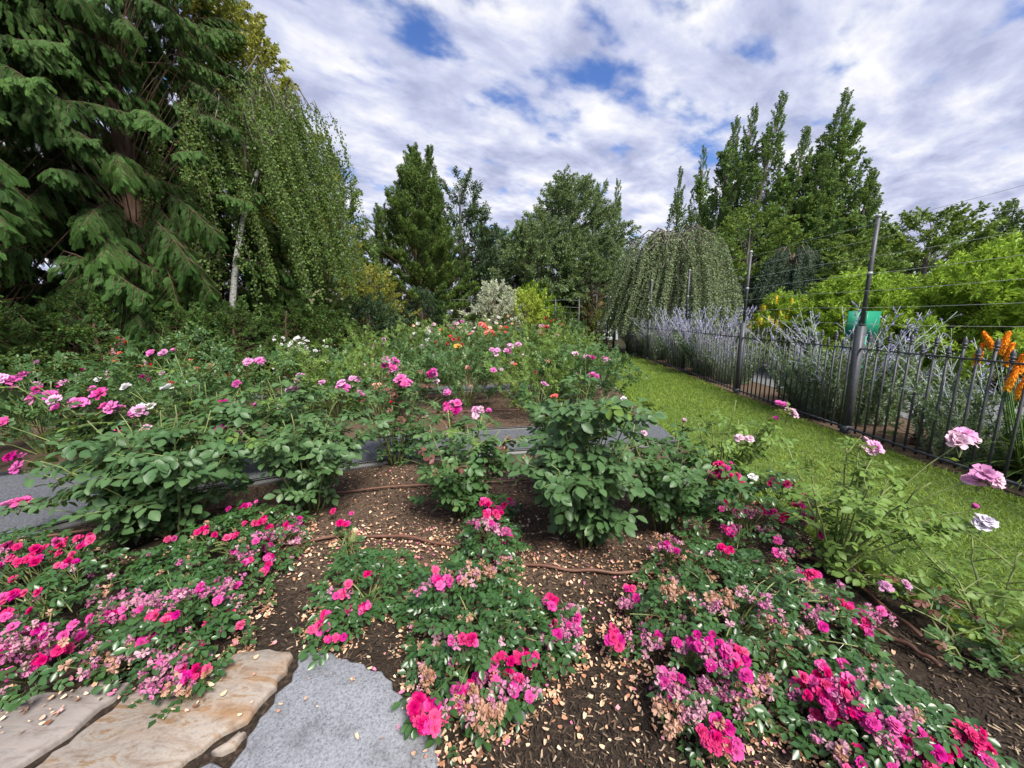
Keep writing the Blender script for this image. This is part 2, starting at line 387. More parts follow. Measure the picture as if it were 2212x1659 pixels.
for kname, (ci, co) in PET.items():
    pm = petal_mat('petal_'+kname, ci, co)
    ms = [pm, stamen_m, calyx_m]
    if kname in ('fade', 'tan', 'fadelight'): FL[kname] = [spent_mesh('spent_'+kname, [pm]) for _ in range(4)]
    else:
        FL[kname] = [flower_mesh('flower_'+kname, ms, [(6, 12, .52, 0), (5, 34, .44, .02), (4, 58, .30, .04)], True),
                     flower_mesh('flower_'+kname, ms, [(7, 5, .54, 0), (6, 25, .46, .02), (6, 48, .36, .04), (4, 70, .25, .06)], False),
                     flower_mesh('flower_'+kname, ms, [(5, 25, .52, 0), (5, 42, .46, .02), (5, 60, .38, .03), (3, 78, .28, .05)], False)]
        FL[kname+'_bud'] = [bud_mesh('bud_'+kname, [pm, calyx_m])]
def put_flower(parent, base, p, d, kind, size, name='flower'):
    me = random.choice(FL[kind]); d = nrm(np.array(d, float))
    M = frames(np.cross(d, rdir(1)[0])[None], d[None], np.array([size]))[0]
    return part(name, me, parent, mat4(M, np.array(p)-np.array(base)))
def poly_sample(poly, n):
    poly = np.asarray(poly)[:, :2]; lo, hi = poly.min(0), poly.max(0); out = np.zeros((0, 2))
    while len(out) < n:
        q = rng.uniform(lo, hi, (n*3, 2)); out = np.concatenate([out, q[inside(poly, q)]])
    return out[:n]
def inside(poly, q):
    poly = np.asarray(poly)[:, :2]; c = np.zeros(len(q), bool); j = len(poly)-1
    for i in range(len(poly)):
        xi, yi = poly[i]; xj, yj = poly[j]
        cond = ((yi > q[:, 1]) != (yj > q[:, 1])) & (q[:, 0] < (xj-xi)*(q[:, 1]-yi)/(yj-yi+1e-12)+xi); c ^= cond; j = i
    return c
def edge_dist(poly, q):
    poly = np.asarray(poly)[:, :2]; best = np.full(len(q), 1e9)
    for i in range(len(poly)):
        a = poly[i]; b = poly[(i+1) % len(poly)]; ab = b-a; t = np.clip(((q-a)@ab)/(ab@ab), 0, 1)
        best = np.minimum(best, np.linalg.norm(q-(a+t[:, None]*ab), axis=1))
    return best
def wob(x, y, s=1.0):   # smooth pseudo-noise
    return (np.sin(x*3.1*s+1.3)*np.cos(y*2.7*s-.4)+np.sin(x*7.3*s-y*5.1*s)*.5+np.sin(x*13.7*s+y*17.1*s+2)*.3+np.sin(y*29*s-x*23*s)*.18)/2

# ============================================================ GROUND
mulch = None
def make_mulch():
    m, T, b = new_mat('bark_mulch'); v = coords(T)
    n = noise(T, v, 55, 6, .7); n3 = noise(T, v, 1.3, 3, .5)
    dark = ramp(T, n, [(.30, (.012, .009, .007)), (.55, (.035, .025, .018)), (.75, (.11, .075, .05))])
    brown = ramp(T, n, [(.30, (.035, .023, .016)), (.55, (.105, .070, .048)), (.75, (.22, .155, .112))])
    sp = T.nodes.new('ShaderNodeSeparateXYZ'); T.links.new(v, sp.inputs[0])
    # the mulch laid round the flagstones is fresh and black, the older mulch behind is dry and brown
    f = math_node('ADD', math_node('SUBTRACT', sp.outputs[1], math_node('MULTIPLY', math_node('ABSOLUTE', math_node('SUBTRACT', sp.outputs[0], -.2, T), None, T), .42, T), T), math_node('MULTIPLY', n3, 1.3, T), T)
    fac = ramp(T, math_node('MULTIPLY', f, .25, T), [(.50, (0, 0, 0)), (.66, (1, 1, 1))])
    T.links.new(mixc(T, fac, dark, brown), b.inputs['Base Color']); b.inputs['Roughness'].default_value = .95; b.inputs['Specular IOR Level'].default_value = .15
    bumpy(T, b, n, .8, .012); return m
mulch = make_mulch()
soil = noisy_mat('soil', [(.3, (.03, .026, .016)), (.6, (.075, .065, .035)), (.8, (.10, .10, .045))], 3, scale2=.15, stops2=[(.3, (.6, .7, .5)), (.7, (1, 1, 1))])
gravel = noisy_mat('grey_gravel', [(.25, (.025, .027, .032)), (.5, (.085, .09, .102)), (.75, (.22, .225, .24))], 90, bump=.8, bdist=.012, nrough=.75, detail=4)
asphalt = noisy_mat('pale_asphalt', [(.3, (.12, .12, .125)), (.7, (.18, .18, .185))], 60, bump=.3, scale2=.4, stops2=[(.3, (.8, .8, .8)), (.7, (1, 1, 1))])
lawn_m = noisy_mat('lawn_soil', [(.3, (.045, .075, .018)), (.6, (.10, .155, .035)), (.8, (.17, .19, .06))], 6, scale2=40, stops2=[(.3, (.6, .6, .6)), (.7, (1, 1, 1))])
def flat(name, poly, z, m, sub=None):
    mb = MB(); P = np.array([(p[0], p[1], z) for p in poly]); mb.add(P, np.arange(len(P))[None, :]); 
    return tag(part(name, mb.mesh(name, [m])), kind='structure')
flat('ground', [(-600, -40), (600, -40), (600, 1200), (-600, 1200)], -.06, soil)
# mulched rose beds: a gently uneven sheet
def height(x, y):
    k = np.clip((y-1.35)/.5, 0, 1)
    return .012*wob(x, y, 1.1)*k+.006*wob(x+5, y, 3.1)*np.clip((y-1.2)/.3, .2, 1)
LAWN_L = [(2.35, -1.0), (2.3, 0.6), (2.22, 1.41), (2.13, 1.75), (2.08, 2.32), (2.0, 3.4), (2.02, 5.27), (2.22, 7.5), (2.45, 9.5), (2.75, 12), (2.95, 14), (3.05, 16.6)]
def lawn_x(y): return np.interp(y, [p[1] for p in LAWN_L], [p[0] for p in LAWN_L])
FENCE = [(4.36, .8), (4.34, 3.0), (4.35, 4.84), (4.42, 7.43), (4.62, 10.4), (4.66, 13.3), (4.36, 16.6)]
def fence_x(y): return float(np.interp(y, [p[1] for p in FENCE], [p[0] for p in FENCE]))
ny = 210; ys = -.6+(17.2)*(np.linspace(0, 1, ny)**1.7); nx = 110
X = np.zeros((ny, nx)); Yg = np.zeros((ny, nx))
for i, y in enumerate(ys):
    X[i] = np.linspace(-10.5, lawn_x(y)+.02, nx); Yg[i] = y
Z = height(X, Yg)
idx = np.arange(ny*nx).reshape(ny, nx)
mb = MB(); mb.add(np.stack([X, Yg, Z], -1).reshape(-1, 3), np.stack([idx[:-1, :-1], idx[:-1, 1:], idx[1:, 1:], idx[1:, :-1]], -1).reshape(-1, 4))
tag(part('mulch_bed', mb.mesh('mulch_bed', [mulch], True)), kind='structure')
# gravel paths with black edging
def ribbon(name, near, far, z, m, n=60):
    near = np.array(near, float); far = np.array(far, float); t = np.linspace(0, 1, n)
    def rs(a):
        s = np.concatenate([[0], np.cumsum(np.linalg.norm(np.diff(a, axis=0), axis=1))]); s /= s[-1]
        return np.stack([np.interp(t, s, a[:, 0]), np.interp(t, s, a[:, 1])], -1)
    A, B = rs(near), rs(far); rows = [A*(1-k)+B*k for k in np.linspace(0, 1, 7)]
    V = np.stack(rows, 0); zz = z+.004*wob(V[..., 0], V[..., 1], 1.7)
    V3 = np.concatenate([V, zz[..., None]], -1).reshape(-1, 3); ii = np.arange(7*n).reshape(7, n)
    mb = MB(); mb.add(V3, np.stack([ii[:-1, :-1], ii[:-1, 1:], ii[1:, 1:], ii[1:, :-1]], -1).reshape(-1, 4))
    return tag(part(name, mb.mesh(name, [m], True)), kind='structure'), A, B
P1N = [(-9.5, .2), (-4.6, 1.75), (-3.42, 2.33), (-2.73, 3.02), (-2.32, 3.24), (-1.36, 3.74), (.3, 4.08), (1.7, 4.27), (2.0, 4.3)]
P1F = [(-9.5, 2.2), (-6.2, 2.9), (-4.79, 3.39), (-3.4, 3.95), (-2.4, 4.28), (-.34, 4.84), (.9, 5.06), (1.93, 5.25), (2.02, 5.26)]
P2N = [(-7.5, 6.0), (-5, 6.6), (-3, 7.1), (-1.1, 7.5), (.3, 7.75), (1.6, 7.95), (2.2, 8.0)]
P2F = [(-7.8, 6.7), (-5, 7.3), (-3, 7.75), (-1.1, 8.1), (.3, 8.35), (1.6, 8.55), (2.3, 8.6)]
_, a1n, a1f = ribbon('gravel_path', P1N, P1F, .030, gravel); _, a2n, a2f = ribbon('gravel_path', P2N, P2F, .034, gravel)
black_plastic = noisy_mat('black_plastic', [(.3, (.008, .008, .009)), (.7, (.022, .022, .024))], 20, rough=.4, bump=0)
def edging(A, label):
    mb = MB(); P = np.concatenate([A, np.full((len(A), 1), .045)], 1)
    d = nrm(np.gradient(P, axis=0)); nn = np.stack([-d[:, 1], d[:, 0], np.zeros(len(d))], -1)*.012
    V = np.stack([P-nn-[0, 0, .09], P-nn, P+nn, P+nn-[0, 0, .09]], 1).reshape(-1, 3); n = len(P); i = np.arange(n-1)[:, None]*4; j = np.arange(3)[None, :]
    mb.add(V, np.stack([i+j, i+j+1, i+4+j+1, i+4+j], -1).reshape(-1, 4)); mb.tube(P+[0, 0, .006], .016, 6)
    tag(part('path_edging', mb.mesh('path_edging', [black_plastic])), label, 'edging', 'black plastic edging strips')
edging(a1f, 'black plastic edging along far side of the near gravel path')
edging(a1n, 'black plastic edging along near side of the near gravel path')
edging(a2n, 'black plastic edging along near side of the far gravel path')
# lawn
yy = np.linspace(-1, 16.6, 60)
lp = [(lawn_x(y)+.01, y) for y in yy]+[(fence_x(y)-.17+.04*math.sin(y*2.3), y) for y in yy[::-1]]
flat('lawn', lp, .008, lawn_m)
flat('lawn', [(2.2, 16.62), (4.15, 16.62), (4.6, 24), (1.4, 24)], .004, lawn_m)
flat('fence_strip', [(fence_x(y)-.25, y) for y in yy]+[(5.75, 16.6), (5.55, 8), (5.9, 5), (6.2, 2), (6.2, -1)], .001, mulch)
grass_m = leaf_mat('grass_blades', (.085, .17, .018), (.23, .32, .05), .3, .55, (.34, .33, .09))
def grass():
    mb = MB(); cells = [(0.9, 3.2, 34000, .038), (3.2, 6, 30000, .042), (6, 10, 24000, .055), (10, 24, 22000, .075)]
    for y0, y1, n, s in cells:
        y = rng.uniform(y0, y1, n); lx = np.where(y < 16.6, np.interp(y, [p[1] for p in LAWN_L], [p[0] for p in LAWN_L]), 1.9); fx = np.where(y < 16.6, np.interp(y, [p[1] for p in FENCE], [p[0] for p in FENCE])-.17, 4.2)
        x = lx-.03+(fx-lx+.06)*rng.random(n)
        edge = np.minimum(x-lx, fx-x) < .07
        d = nrm(rdir(n, .25, .9)); sc = s*rng.uniform(.6, 1.4, n)*np.where(edge, 1.5, 1)
        pt = np.clip(.42+.30*wob(x*.7, y*.7)+rng.normal(0, .16, n), 0, 1)
        tv = np.array([(-.09, 0, 0), (.09, 0, 0), (0, 1, -.12)]); mb.stamp(tv, [np.array([(0, 1, 2)])], frames(d, rdir(n), sc), np.stack([x, y, np.full(n, .004)], -1), 0, pt)
    return mb.mesh('grass', [grass_m])
tag(part('grass', grass()), 'short mown green grass covering the lawn strip beside the iron fence', 'grass', kind='stuff')
# drive beyond the fence
flat('driveway', [(6.2, -1), (5.9, 5), (5.55, 8), (5.6, 11), (6.4, 15), (8, 20), (9.5, 24.5), (16, 24.5), (16.5, 14), (10.6, 9.6), (9.0, 7.0), (7.2, 4.2), (7.0, -1)], .010, asphalt)

# ------------------------------------------------------------ flagstones
stone_tan = None
def stone_mat(name, kind):
    m, T, b = new_mat(name)
    if kind == 'tan':
        v = coords(T, (1.0, 3.6, 1), (0, 0, math.radians(-52)))
        n = noise(T, v, 4.5, 9, .68, .7); n2 = noise(T, v, 2.0, 4, .6, .4); n3 = noise(T, coords(T), 70, 4, .7)
        col = ramp(T, n, [(.26, (.09, .055, .035)), (.36, (.17, .12, .085)), (.46, (.25, .205, .17)), (.54, (.285, .25, .215)), (.62, (.21, .125, .065)), (.74, (.27, .23, .19))])
        col = mixc(T, ramp(T, n2, [(.48, (0, 0, 0)), (.68, (.6, .6, .6))]), col, (.26, .14, .06))
        col = mixc(T, 1.0, col, ramp(T, n3, [(.3, (.75, .75, .75)), (.5, (1, 1, 1))]), 'MULTIPLY')
        h = n
    elif kind == 'grey':
        v = coords(T); n = noise(T, v, 110, 4, .75); n2 = noise(T, v, 5, 5, .6)
        col = ramp(T, n, [(.30, (.06, .06, .065)), (.44, (.175, .18, .195)), (.62, (.265, .27, .29))])
        col = mixc(T, 1.0, col, ramp(T, n2, [(.3, (.62, .61, .60)), (.5, (.95, .95, .96)), (.65, (1.08, 1.08, 1.10))]), 'MULTIPLY'); h = n2
    else:
        v = coords(T, (1, 3, 1), (0, 0, math.radians(-40))); n = noise(T, v, 6, 8, .65, .5)
        col = ramp(T, n, [(.3, (.13, .10, .085)), (.5, (.22, .195, .18)), (.7, (.25, .205, .175))]); h = n
    T.links.new(col, b.inputs['Base Color']); b.inputs['Roughness'].default_value = .8; b.inputs['Specular IOR Level'].default_value = .25
    bumpy(T, b, h, .6, .008); return m
path_bed = part('flagstone_path', None)
mbj = MB(); n = 40
mbj.add(np.array([(-3.2, -.4, .006), (-.2, -.4, .006), (-.2, 1.1, .006), (-.9, 1.52, .006), (-1.3, 1.52, .006), (-2.0, 1.36, .006), (-3.2, .9, .006)]), np.arange(7)[None, :])
bpy.data.objects.remove(path_bed); path_bed = tag(part('flagstone_path', mbj.mesh('joint_grit', [mulch])), kind='structure')
def flagstone(poly, m, label):
    poly = np.array(poly, float); pts = []
    for i in range(len(poly)):
        a, b = poly[i], poly[(i+1) % len(poly)]; k = max(2, int(np.linalg.norm(b-a)/.03))
        for t in np.linspace(0, 1, k, endpoint=False):
            nn = np.array((-(b-a)[1], (b-a)[0])); nn /= np.linalg.norm(nn)
            pts.append(a+(b-a)*t+nn*rng.normal(0, .0035)+nn*.008*math.sin(11*t+i))
    O = np.array(pts); n = len(O); mb = MB(); tn = nrm(np.roll(O, -1, 0)-np.roll(O, 1, 0)); inn = np.stack([-tn[:, 1], tn[:, 0]], -1)
    A_ = np.sum(O[:, 0]*np.roll(O[:, 1], -1)-np.roll(O[:, 0], -1)*O[:, 1]); inn = inn if A_ > 0 else -inn
    def ring(d, z): return np.concatenate([O+inn*d, np.full((n, 1), z)], 1)
    V = np.concatenate([ring(0, -.02), ring(0, .020), ring(.003, .028), ring(.010, .0325)]); F = []
    for k in range(3):
        i = np.arange(n); j = (i+1) % n; F.append(np.stack([k*n+i, k*n+j, (k+1)*n+j, (k+1)*n+i], -1))
    F.append((np.arange(n)+3*n)[None, :])
    mb.add(V, F); o = part('flagstone', mb.mesh('flagstone', [m]), path_bed); o['label'] = label
sm_t, sm_g, sm_p = stone_mat('tan_flagstone', 'tan'), stone_mat('grey_granite', 'grey'), stone_mat('pale_flagstone', 'pale')
flagstone([(-2.7, -.3), (-1.75, -.3), (-1.66, 1.02), (-1.60, 1.12), (-1.56, 1.33), (-1.66, 1.35), (-2.05, 1.22), (-2.7, .95)], sm_p, 'pale grey-tan flagstone at the left edge')
flagstone([(-1.66, -.3), (-1.16, -.3), (-1.15, .98), (-1.06, 1.12), (-.99, 1.19), (-.965, 1.32), (-.965, 1.46), (-1.02, 1.49), (-1.22, 1.485), (-1.33, 1.36), (-1.50, 1.31), (-1.57, 1.08)], sm_t, 'tan flagstone veined with orange')
flagstone([(-.90, -.3), (-.24, -.3), (-.25, 1.0), (-.27, 1.18), (-.42, 1.26), (-.55, 1.38), (-.72, 1.45), (-.93, 1.50), (-.92, 1.34), (-.935, 1.16), (-.93, 1.0)], sm_g, 'smooth speckled grey flagstone')
flagstone([(-1.035, 1.085), (-.965, 1.10), (-.957, 1.155), (-.985, 1.15)], sm_t, 'small tan sliver of flagstone in the joint')
flagstone([(-1.11, -.3), (-.96, -.3), (-.955, 1.04), (-1.01, 1.055), (-1.085, 1.0)], sm_g, 'narrow grey piece of flagstone')

# ============================================================ LEAF / BRANCH LIBRARY
GAIN = 1.45
M_cedar = leaf_mat('cedar_leaf', (.012, .030, .009), (.045, .098, .022), .25, .6, (.12, .21, .04), .15)
M_birch = leaf_mat('birch_leaf', (.04, .075, .018), (.115, .175, .045), .35, .5)
M_gold = leaf_mat('golden_leaf', (.11, .14, .022), (.30, .28, .06), .35, .5)
M_cyp = leaf_mat('cypress_leaf', (.030, .060, .016), (.085, .145, .030), .2, .6, (.15, .20, .045))
M_dark = leaf_mat('dark_glossy_leaf', (.018, .036, .018), (.055, .090, .042), .15, .38)
M_grey = leaf_mat('grey_green_leaf', (.055, .092, .038), (.15, .205, .10), .3, .55)
M_pop = leaf_mat('poplar_leaf', (.040, .085, .025), (.115, .195, .050), .3, .45)
M_kats = leaf_mat('weeping_leaf', (.075, .105, .055), (.19, .235, .13), .3, .5)
M_blue = leaf_mat('weeping_conifer_leaf', (.025, .045, .030), (.075, .115, .070), .15, .6)
M_maple = leaf_mat('maple_leaf', (.045, .095, .020), (.135, .21, .045), .35, .5)
M_bright = leaf_mat('bright_shrub_leaf', (.11, .20, .022), (.29, .42, .055), .35, .42)
M_shrub = leaf_mat('hedge_leaf', (.025, .060, .018), (.085, .155, .035), .3, .5)
M_dshrub = leaf_mat('deep_green_shrub_leaf', (.018, .042, .022), (.055, .100, .050), .2, .45)
M_varieg = leaf_mat('variegated_leaf', (.32, .36, .20), (.60, .60, .44), .3, .5)
M_lime = leaf_mat('lime_leaf', (.17, .24, .03), (.40, .48, .07), .35, .5)
M_bronze = leaf_mat('bronze_leaf', (.14, .11, .05), (.34, .25, .12), .3, .5)
GAIN = 1.0
def lib(n, fn): return [fn() for _ in range(n)]
B_cedar = lib(3, lambda: cedar_bough('cedar_bough', M_cedar, bark_brown))
B_gold = lib(3, lambda: branch_mesh('golden_branch', M_gold, bark_grey, 9, 260, .075, .6, .1))
B_birch = [(l, strand_mesh('birch_strand', M_birch, bark_grey, l, int(150*l), .045, .75, .2)) for l in (1., 1.7, 2.5, 3.2, 2.2)]
B_birchup = lib(3, lambda: branch_mesh('birch_branch', M_birch, bark_grey, 9, 230, .075, .7, .2))
B_cyp = lib(3, lambda: branch_mesh('cypress_branch', M_cyp, bark_brown, 14, 520, .095, .26, -.15, .34, .35, -.35, .7))
B_dark = lib(3, lambda: branch_mesh('dark_branch', M_dark, bark_grey, 7, 150, .15, .42, .1, .36, .5, .0))
B_grey = lib(4, lambda: branch_mesh('grey_branch', M_grey, bark_grey, 11, 420, .085, .42, .3, .42, .6))
B_pop = lib(4, lambda: branch_mesh('poplar_branch', M_pop, bark_grey, 9, 230, .085, .75, .0, .36, .6, .15))
B_kats = [(l, strand_mesh('weeping_strand', M_kats, bark_brown, l, int(150*l), .055, .7, .12)) for l in (.9, 1.4, 2., 2.6, 3.2, 1.7)]
B_blue = [(l, strand_mesh('conifer_strand', M_blue, bark_brown, l, int(260*l), .09, .25, .2)) for l in (.8, 1.3, 1.9)]
B_maple = lib(3, lambda: branch_mesh('maple_branch', M_maple, bark_grey, 9, 220, .085, .8, .2, .36, .25, .2))
B_bright = lib(4, lambda: branch_mesh('bright_branch', M_bright, bark_brown, 9, 210, .13, .38, -.1, .34, .5, -.1))
B_shrub = lib(3, lambda: branch_mesh('shrub_branch', M_shrub, bark_brown, 8, 210, .075, .62, .25, .34, .5, .1))
B_dshrub = lib(3, lambda: branch_mesh('dark_shrub_branch', M_dshrub, bark_brown, 8, 190, .095, .55, .15, .34, .5, .1))
B_varieg = lib(3, lambda: branch_mesh('variegated_branch', M_varieg, bark_grey, 8, 170, .09, .5, .15))
B_lime = lib(3, lambda: branch_mesh('lime_branch', M_lime, bark_brown, 8, 200, .075, .6, .1))
B_bronze = lib(3, lambda: branch_mesh('bronze_branch', M_bronze, bark_brown, 8, 180, .085, .5, .1))

def plant(name, label, cat, base, h, R, prof, nb, meshes, elev=(10, 50), t0=.12, trunk_r=.12, barkm=bark_grey, lean=(0, 0), u=(.25, .75), smin=.5, smax=2., group=None, pname='leafy_branch', ysq=1.0, lobes=0):
    """a tree or shrub: trunk with limbs and branch copies spread through the crown's volume"""
    base = np.array((base[0], base[1], base[2] if len(base) > 2 else 0.0)); o = thing(name, base, label, cat, group)
    mb = MB(); ax = lambda t: np.array((lean[0]*t*t, lean[1]*t*t, h*t))
    ts = np.linspace(0, .93, 9); mb.tube([ax(t)+np.array((math.sin(t*7)*.04, math.cos(t*5)*.04, 0))*(t > 0) for t in ts], trunk_r*(1.05-ts)**.8, 7)
    lob = rng.uniform(0, 2*PI, 3); lk = .5 if pname == 'bough' else 1.
    for i in range(nb):
        t = t0+(1-t0)*((i+rng.random())/nb)**.9; a = i*2.39996+rng.normal(0, .35)
        r = R*float(np.interp(t, [p[0] for p in prof], [p[1] for p in prof]))
        r *= 1+lobes*math.sin(2*a+lob[0]+t*9)*.6+lobes*math.sin(5*a+t*17+lob[1])*.4
        e = math.radians(elev[0]+(elev[1]-elev[0])*t+rng.normal(0, 14 if pname == 'bough' else 9))
        d = np.array((math.cos(a)*math.cos(e), ysq*math.sin(a)*math.cos(e), math.sin(e)))
        uu = rng.uniform(*u); rr = max(r, .12)
        s = float(np.clip((1-uu)*rr/max(.35, math.cos(e))*rng.uniform(.85, 1.2), smin, smax))
        p = ax(t)+np.array((math.cos(a), ysq*math.sin(a), 0))*rr*uu-np.array((0, 0, s*math.sin(e)*.4))
        p[2] = max(p[2], .12)
        M = frames(d[None], np.array([(rng.normal(0, .2), rng.normal(0, .2), 1.)]), np.array([s]))[0]
        part(pname, random.choice(meshes), o, mat4(M, p))
        q = ax(max(.02, t-.12*min(1, rr)-.03)); q[2] = min(q[2], p[2])
        mb.tube([q, q*.45+p*.55+np.array((0, 0, .05*rr)), p], [trunk_r*.2*(1.1-t)*lk, trunk_r*.13*(1.1-t)*lk, .009*s*lk], 4, cap=False)
    part('trunk', mb.mesh('trunk', [barkm], True), o)
    return o
CONE = [(0, .75), (.1, 1), (.4, .8), (.75, .42), (1, .05)]
COL = [(0, .55), (.15, .9), (.35, 1), (.6, .8), (.85, .42), (1, .06)]
OVAL = [(0, .4), (.2, .85), (.45, 1), (.7, .85), (.9, .5), (1, .15)]
DOME = [(0, .95), (.25, 1), (.55, .9), (.8, .62), (1, .15)]
def weeping(name, label, base, h, R, n, meshes, barkm, lean=(0, 0), ground=.35, length=1.6, prof=None, group=None, limbs=16, trunk_r=.14, pname='hanging_branch'):
    base = np.array((base[0], base[1], 0.)); o = thing(name, base, label, 'tree', group); mb = MB()
    mb.tube([np.array((lean[0]*t*t, lean[1]*t*t, h*.85*t))+np.array((.06*math.sin(6*t), .06*math.cos(4*t)-.06, 0)) for t in np.linspace(0, 1, 8)], trunk_r*np.linspace(1.1, .25, 8), 7)
    ends = []; lb = MB()
    for i in range(limbs):
        a = i*2.39996+rng.normal(0, .3); t = rng.uniform(.55, .93); p = np.array((lean[0]*t*t, lean[1]*t*t, h*.85*t)); R2 = R*rng.uniform(.5, 1)
        zt = (h-p[2])*rng.uniform(.55, 1.)*(1-.45*(R2/R)**3)
        P = np.array([p+np.array((math.cos(a)*R2*k, math.sin(a)*R2*k, zt*math.sin(min(1, k*1.35)*PI*.62)-.7*max(0, k-.55)*h*.25)) for k in np.linspace(0, 1, 8)])
        lb.tube(P, np.linspace(trunk_r*.3, .008, 8), 5, cap=False); ends.append(P)
    for i in range(min(n, 295)):
        P = ends[i % limbs]; p, _ = along(P, np.array([rng.uniform(.3, 1)**.8])); p = p[0]+rng.normal(0, .09*R, 3)*np.array((1, 1, .4)); p[2] = max(p[2], ground+.5)
        drop = max(.5, p[2]-ground); a = math.atan2(p[1], p[0])-PI/2+rng.normal(0, .4); want = drop*rng.uniform(.45 if 'birch' in name else .68, 1)
        L_, me = min(meshes, key=lambda m: abs(m[0]-want)+rng.random()*.3); s = min(want/L_, 1.3)
        part(pname, me, o, mat4(np.array([(math.cos(a), -math.sin(a), 0), (math.sin(a), math.cos(a), 0), (0, 0, 1)])*np.array((1., 1., 1.))*max(.45, s), p))
    part('trunk', mb.mesh('trunk', [barkm], True), o); part('limbs', lb.mesh('limbs', [bark_grey], True), o)
    return o

# ============================================================ TREES
def X_(u, Y, v=700): return float(at(u, v, Y)[0])
g_ced = 'cedars along the left boundary'
CEDP = [(0, .9), (.12, 1), (.4, .86), (.7, .55), (1, .06)]
plant('cedar_tree', 'tall dark green cedar with drooping fronds at the far left', 'tree', (-9.2, 6.6), 13, 3.6, CEDP, 290, B_cedar, (-26, 4), .04, .22, bark_brown, u=(.3, .72), smin=.9, smax=1.7, pname='bough', group=g_ced)
plant('cedar_tree', 'cedar with feathery fronds left of the white birch trunk', 'tree', (-7.7, 8.3), 12.5, 2.9, CEDP, 290, B_cedar, (-26, 4), .05, .20, bark_brown, u=(.25, .7), smin=.8, smax=1.5, pname='bough', group=g_ced)
plant('cedar_tree', 'cedar rising between the two front cedars, farther back', 'tree', (-11.2, 10.2), 14, 3.6, CEDP, 200, B_cedar, (-4, 12), .08, .22, bark_brown, u=(.25, .62), smin=1.2, smax=2.2, pname='bough', group=g_ced)
plant('cedar_tree', 'cedar behind the weeping birch, its top cut by the frame', 'tree', (-8.6, 11.4), 11.5, 2.6, CEDP, 190, B_cedar, (-4, 12), .08, .20, bark_brown, u=(.25, .62), smin=1.0, smax=1.8, pname='bough', group=g_ced)
plant('golden_tree', 'golden-leaved tree topping the cedars at upper left', 'tree', (-8.6, 13.4), 10.6, 2.7, OVAL, 170, B_gold, (20, 60), .25, .16, bark_grey, u=(.2, .6), smin=.8, smax=1.6, lobes=.2)
weeping('birch_tree', 'weeping birch with white trunk and trailing leafy strands', (-6.55, 8.9), 7.5, 1.5, 120, B_birch, bark_birch, (1.5, 1.2), 1.0, 1.5, limbs=24, trunk_r=.085)
plant('golden_shrub_tree', 'yellow-green small tree below the birch strands', 'tree', (X_(715, 13), 13), 4.6, 1.5, OVAL, 70, B_gold, (10, 50), .2, .09, smin=.5, smax=1., lobes=.2)
plant('slender_tree', 'slender airy tree between the birch and the broad conifer', 'tree', (X_(745, 18), 18), 8.1, 1.5, COL, 130, B_birchup, (35, 70), .15, .1, smin=.7, smax=1.4, lobes=.25)
plant('golden_shrub', 'golden shrub spreading at the foot of the broad conifer', 'shrub', (X_(800, 14), 14), 3.1, 1.7, DOME, 90, B_gold, (10, 55), .3, .07, smin=.45, smax=.9, lobes=.2)
# broad conifer with two leaders
CYP = [(0, .95), (.12, 1), (.45, .70), (.75, .36), (.9, .15), (1, .02)]
plant('conifer_tree', 'broad dark green conifer with two pointed leaders', 'tree', (X_(908, 17), 17), 8.1, 3.5, CYP, 295, B_cyp, (8, 68), .04, .2, bark_brown, u=(.2, .75), smin=.45, smax=1.15, lobes=.1)
plant('conifer_tree', 'narrower conifer leader just right of the taller spire', 'tree', (X_(940, 17.4), 17.4), 8.3, 1.5, CYP, 150, B_cyp, (30, 74), .2, .13, bark_brown, u=(.2, .6), smin=.4, smax=1., lobes=.1)
plant('conifer_tree', 'shorter conifer flanking the left side of the broad conifer', 'tree', (X_(835, 18.5), 18.5), 6.2, 1.5, CYP, 90, B_cyp, (25, 66), .1, .12, bark_brown, smin=.6, smax=1.3)
plant('magnolia_tree', 'dark glossy clumpy broadleaf tree right of the conifer', 'tree', (X_(1000, 20), 20), 8.1, 2.0, OVAL, 85, B_dark, (10, 60), .15, .16, u=(.3, .75), smin=.7, smax=1.4, lobes=.45)
plant('broadleaf_tree', 'low dark tree filling the gap left of the silvery trees', 'tree', (X_(1075, 22), 22), 6.0, 2.3, OVAL, 80, B_dark, (0, 55), .12, .16, smin=.8, smax=1.6, lobes=.3)
plant('silvery_tree', 'silvery green fine-leaved tree in the centre background', 'tree', (X_(1165, 20), 20), 5.9, 2.7, DOME, 150, B_grey, (0, 50), .08, .13, smin=.9, smax=1.7, lobes=.3)
plant('silvery_tree', 'taller silvery green tree left of the twin spires', 'tree', (X_(1225, 22), 22), 8.4, 3.2, OVAL, 190, B_grey, (5, 55), .1, .15, smin=.9, smax=1.8, lobes=.3)
plant('silvery_tree', 'grey-green tree overhanging the greenhouse roof', 'tree', (X_(1275, 19.5), 19.5), 5.2, 2.0, OVAL, 110, B_grey, (0, 55), .2, .12, smin=.7, smax=1.4, lobes=.25)
plant('broadleaf_tree', 'distant green tree seen through the gap behind the silvery trees', 'tree', (X_(1100, 34), 34), 8.0, 4.0, OVAL, 80, B_pop, (5, 55), .1, .2, smin=1.2, smax=2.6, lobes=.25)
